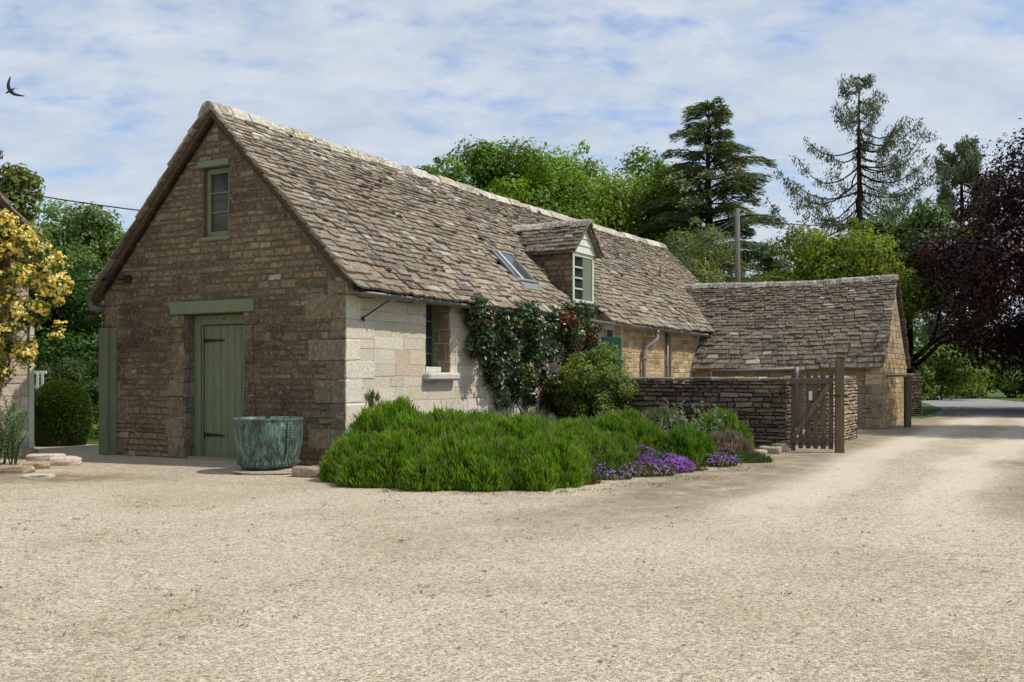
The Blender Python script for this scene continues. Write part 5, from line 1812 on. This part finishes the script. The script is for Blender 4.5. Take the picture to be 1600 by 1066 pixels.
# swallow in flight
bx, by, bz = AT(16, 142, 20)
bm_ = MB()
prof = [(-.095, .004), (-.07, .016), (-.03, .024), (.02, .026), (.055, .02), (.075, .019), (.09, .012), (.105, .003)]
bm_.tube([(x, 0, 0) for x, r in prof], [r for x, r in prof], 8)
for sg in (1, -1):
    L = [(0, .03, -.03), (.06, .03, -.025), (.12, .0, -.055), (.18, -.06, -.105), (.24, -.15, -.16)]
    vs = []
    for (s, f, b) in L:
        z = .05 * (s / .235) * sg * .2 + .02 * (s / .235)
        vs += [(f, sg * s, z + .004), (b - .02, sg * s, z), (f, sg * s, z - .004), (b - .02, sg * s, z - .003)]
    fs = []
    for i in range(4):
        a, b = 4 * i, 4 * i + 4
        fs += [(a, a + 1, b + 1, b), (a + 2, b + 2, b + 3, a + 3), (a, b, b + 2, a + 2), (a + 1, a + 3, b + 3, b + 1)]
    bm_.add(vs, fs)
    bm_.add([(-.08, 0, .004), (-.17, sg * .045, .0), (-.11, sg * .012, .004), (-.08, 0, -.004), (-.17, sg * .045, -.004), (-.11, sg * .012, -.004)], [(0, 1, 2), (3, 5, 4), (0, 3, 4, 1), (1, 4, 5, 2)])
bird = bm_.build('swallow', [M['bird']], None, True)
hx, wy = V((-.78, -.25, -.57)).normalized(), V((.60, .08, -.79))
wz = hx.cross(wy).normalized(); wy = wz.cross(hx)
bird.matrix_world = Matrix.Translation((bx, by, bz)) @ Matrix((hx, wy, wz)).transposed().to_4x4()
tag(bird, 'dark swallow gliding with curved wings in the upper left sky', 'bird')

# ================================================================ ground, road, sky, light, camera
def sheet(name, pts, z, mat, sub=0):
    mb = MB()
    mb.add([(x, y, z) for x, y in pts], [tuple(range(len(pts)))])
    o = mb.build(name, [M[mat]])
    return tag(o, kind='structure')


sheet('ground', [(-900, -300), (900, -300), (900, 1500), (-900, 1500)], 0.0, 'grass')
gpoly = [(-40, -15), (40, -15), (40, 30.0), (19, 31.0)]
x, y = G(1600, 652); gpoly.append((x, y))
for q in ((1520, 647), (1470, 650), (1440, 655)): gpoly.append(G(*q))
gpoly += [(11.5, 31.5), (6, 34), (0, 27), (-6.6, 18.6), (-7.6, 18.2), (-9.2, 18.4), (-11, 17.6), (-40, 17.6)]
sheet('gravel_yard', gpoly, 0.004, 'gravel')
road = [G(1445, 651), G(1520, 648), G(1600, 653), (19, 31.0), (40, 30.4), (60, 42), (60, 52), G(1600, 629), G(1560, 625), G(1500, 620.5), G(1450, 619), (20, 64), (10, 68), (10, 60), G(1446, 630), G(1475, 640)]
sheet('road', road, 0.008, 'asphalt')
soil = [G(*q) for q in ((545, 738), (590, 747), (660, 754), (760, 757), (850, 757), (920, 752), (1000, 743), (1090, 732), (1150, 718), (1195, 708), (1226, 703))] + [(LW(5.9, -4.3).x, LW(5.9, -4.3).y), (LW(5.9, -.02).x, LW(5.9, -.02).y), (LW(0, -.02).x, LW(0, -.02).y), (LW(-.3, .35).x, LW(-.3, .35).y)]
M['soil'] = simple_ground('bed_soil', [(0.3, (0.05, 0.038, 0.026)), (0.7, (0.10, 0.075, 0.05))], 3, 40)
sheet('soil_bed', soil, 0.008, 'soil')

# loose pebbles on the drive, and weed tufts
R.seed(61); rng = np.random.default_rng(61)
n = 20000
Yp = 3.6 + 11 * rng.random(n) ** 1.8
Xp = (rng.uniform(-60, 1660, n) - 800) / F * Yp
hd = rng.uniform(0, 6.28, n)
s = rng.uniform(.0025, .0065, n) * (1 + (rng.random(n) < .05) * 1.3)
base = np.array([[1, 0, 0], [-.5, .8, 0], [-.6, -.75, 0], [.15, .1, .75], [0, 0, -.3]])
ca, sa = np.cos(hd), np.sin(hd)
v = np.empty((n, 5, 3), np.float32)
st_ = rng.uniform(.7, 1.4, (n, 1))
v[:, :, 0] = Xp[:, None] + s[:, None] * (base[:, 0] * ca[:, None] - base[:, 1] * sa[:, None]) * st_
v[:, :, 1] = Yp[:, None] + s[:, None] * (base[:, 0] * sa[:, None] + base[:, 1] * ca[:, None])
v[:, :, 2] = .0045 + s[:, None] * base[:, 2]
me = bpy.data.meshes.new('gravel_stones')
b = np.arange(n)[:, None] * 5
fi = (b[:, :, None] + np.array([[0, 1, 3], [1, 2, 3], [2, 0, 3]])[None]).reshape(-1).astype(np.int32)
me.vertices.add(5 * n); me.vertices.foreach_set('co', v.ravel())
me.loops.add(len(fi)); me.loops.foreach_set('vertex_index', fi)
me.polygons.add(3 * n); me.polygons.foreach_set('loop_start', (np.arange(3 * n) * 3).astype(np.int32)); me.polygons.foreach_set('loop_total', np.full(3 * n, 3, np.int32))
me.update(calc_edges=True)
at = me.color_attributes.new('Col', 'FLOAT_COLOR', 'POINT')
c = np.ones((n, 5, 4), np.float32)
pc_ = vary((0.47, 0.40, 0.30), n, .25, .05)
dk = rng.random(n) < .10
pc_[dk] *= .5
c[:, :, :3] = pc_[:, None, :]
at.data.foreach_set('color', c.ravel())
o = link_mesh('gravel_stones', me, M['pebble'])
tag(o, 'loose pale limestone pebbles scattered over the drive', 'gravel', kind='stuff')
P, D = [], []
for k in range(260):
    px = R.uniform(0, 1600); py = R.choice([R.uniform(775, 850), R.uniform(780, 1000)])
    if px > 900 and R.random() < .6: continue
    x, y = G(px, py)
    for q in range(R.randint(3, 9)):
        P.append((x + R.gauss(0, .025), y + R.gauss(0, .02), .012)); D.append((R.gauss(0, 1), R.gauss(0, 1), R.uniform(.3, 1)))
for k in range(500):                               # fringe where bed and gravel meet
    q = R.choice([(560, 760), (640, 768), (750, 772), (850, 772), (920, 768), (1000, 759), (1090, 748), (1165, 733)])
    x, y = G(q[0] + R.uniform(-45, 45), q[1] + R.uniform(-3, 4))
    for _ in range(3): P.append((x + R.gauss(0, .02), y + R.gauss(0, .02), .015)); D.append((R.gauss(0, .6), R.gauss(0, .6), 1))
n = len(P)
o = leafmesh('gravel_weeds', np.array(P), np.array(D), rdir(n), rng.uniform(.012, .032, n), .007, vary((0.19, 0.17, 0.08), n, .4, .2), M['herb'])
tag(o, 'tiny weeds and dry bits sprouting through the gravel', 'weeds', kind='stuff')
# lawn blades near the left path and the road verge
P = []
for k in range(9000):
    if k % 3 == 0: P.append((R.uniform(-9.6, -6.8), R.uniform(18.5, 21.5)))
    else: P.append((R.uniform(12.5, 21), R.uniform(31, 42)))
P = np.array([(x, y, .03) for x, y in P]); n = len(P)
keep = ~((P[:, 1] > 30) & (P[:, 0] > 14.5))
P = P[keep]; n = len(P)
o = leafmesh('grass_blades', P, rng.normal(0, .5, (n, 3)) + np.array([0, 0, 1]), rdir(n), .09, .014, vary((0.10, 0.17, 0.03), n, .3, .1), M['herb'])
tag(o, 'short green grass of the verge and lawn', 'grass', kind='stuff')

# world: clear sky with thin broken altocumulus
EL, AZ = rad(54), rad(99.5)
w = bpy.data.worlds.new('World'); sc.world = w
w.use_nodes = True
nt = w.node_tree
nt.nodes.clear()
out = nt.nodes.new('ShaderNodeOutputWorld'); bg = nt.nodes.new('ShaderNodeBackground')
sky = nt.nodes.new('ShaderNodeTexSky')
sky.sky_type = 'NISHITA'; sky.sun_disc = False
sky.sun_elevation = EL; sky.sun_rotation = AZ
sky.air_density = 1.0; sky.dust_density = 0.8; sky.ozone_density = 1.5
tc = nt.nodes.new('ShaderNodeTexCoord')
sp = nt.nodes.new('ShaderNodeSeparateXYZ'); nt.links.new(tc.outputs['Generated'], sp.inputs[0])
zc = mth(nt, 'ADD', mth(nt, 'MAXIMUM', sp.outputs[2], 0.0), 0.3)
cb = nt.nodes.new('ShaderNodeCombineXYZ')
nt.links.new(mth(nt, 'DIVIDE', sp.outputs[0], zc), cb.inputs[0]); nt.links.new(mth(nt, 'DIVIDE', sp.outputs[1], zc), cb.inputs[1])
mp = nt.nodes.new('ShaderNodeMapping'); mp.inputs['Location'].default_value = (3.3, 1.7, 0); mp.inputs['Rotation'].default_value = (0, 0, rad(-12))
mp.inputs['Scale'].default_value = (1.0, 1.55, 1)
nt.links.new(cb.outputs[0], mp.inputs[0])
na = ntex(nt, mp.outputs[0], 8.0, 7, 0.58, 0.15)
nb = ntex(nt, mp.outputs[0], 1.6, 3, 0.5, 0.2)
cv = mth(nt, 'ADD', mul(nt, na, 0.72), mul(nt, nb, 0.42))
cov = ramp(nt, cv, [(0.42, 0.0), (0.51, 0.62), (0.60, 1.0)])
nc = ntex(nt, mp.outputs[0], 6.0, 7, 0.6, 0.2)
cc = ramp(nt, nc, [(0.32, (4.1, 4.75, 5.65)), (0.66, (5.25, 5.7, 6.35))])
skc = mixc(nt, mixc(nt, sky.outputs[0], (1.15, 1.2, 1.3), 1.0, 'MULTIPLY'), cc, mth(nt, 'ADD', mul(nt, cov, 0.74), 0.22))
nt.links.new(skc, bg.inputs[0])
bg.inputs[1].default_value = 0.13
nt.links.new(bg.outputs[0], out.inputs[0])

sl = bpy.data.lights.new('sun', 'SUN')
sl.energy = 4.1; sl.angle = rad(0.53); sl.color = (1.0, 0.945, 0.86)
so = bpy.data.objects.new('sun', sl); COL.objects.link(so)
dv = V((math.cos(EL) * math.sin(AZ), math.cos(EL) * math.cos(AZ), math.sin(EL)))
so.rotation_euler = dv.to_track_quat('Z', 'Y').to_euler()
so.location = (20, 0, 30)

cam = bpy.data.cameras.new('camera')
cam.lens = 35; cam.sensor_width = 36; cam.shift_y = 55 / 1600; cam.clip_end = 4000
co = bpy.data.objects.new('camera', cam); COL.objects.link(co)
co.location = (0, 0, CH); co.rotation_euler = (rad(90), 0, 0)
sc.camera = co
sc.view_settings.view_transform = 'Standard'
sc.view_settings.look = 'None'
sc.view_settings.exposure = 0
sc.view_settings.gamma = 1
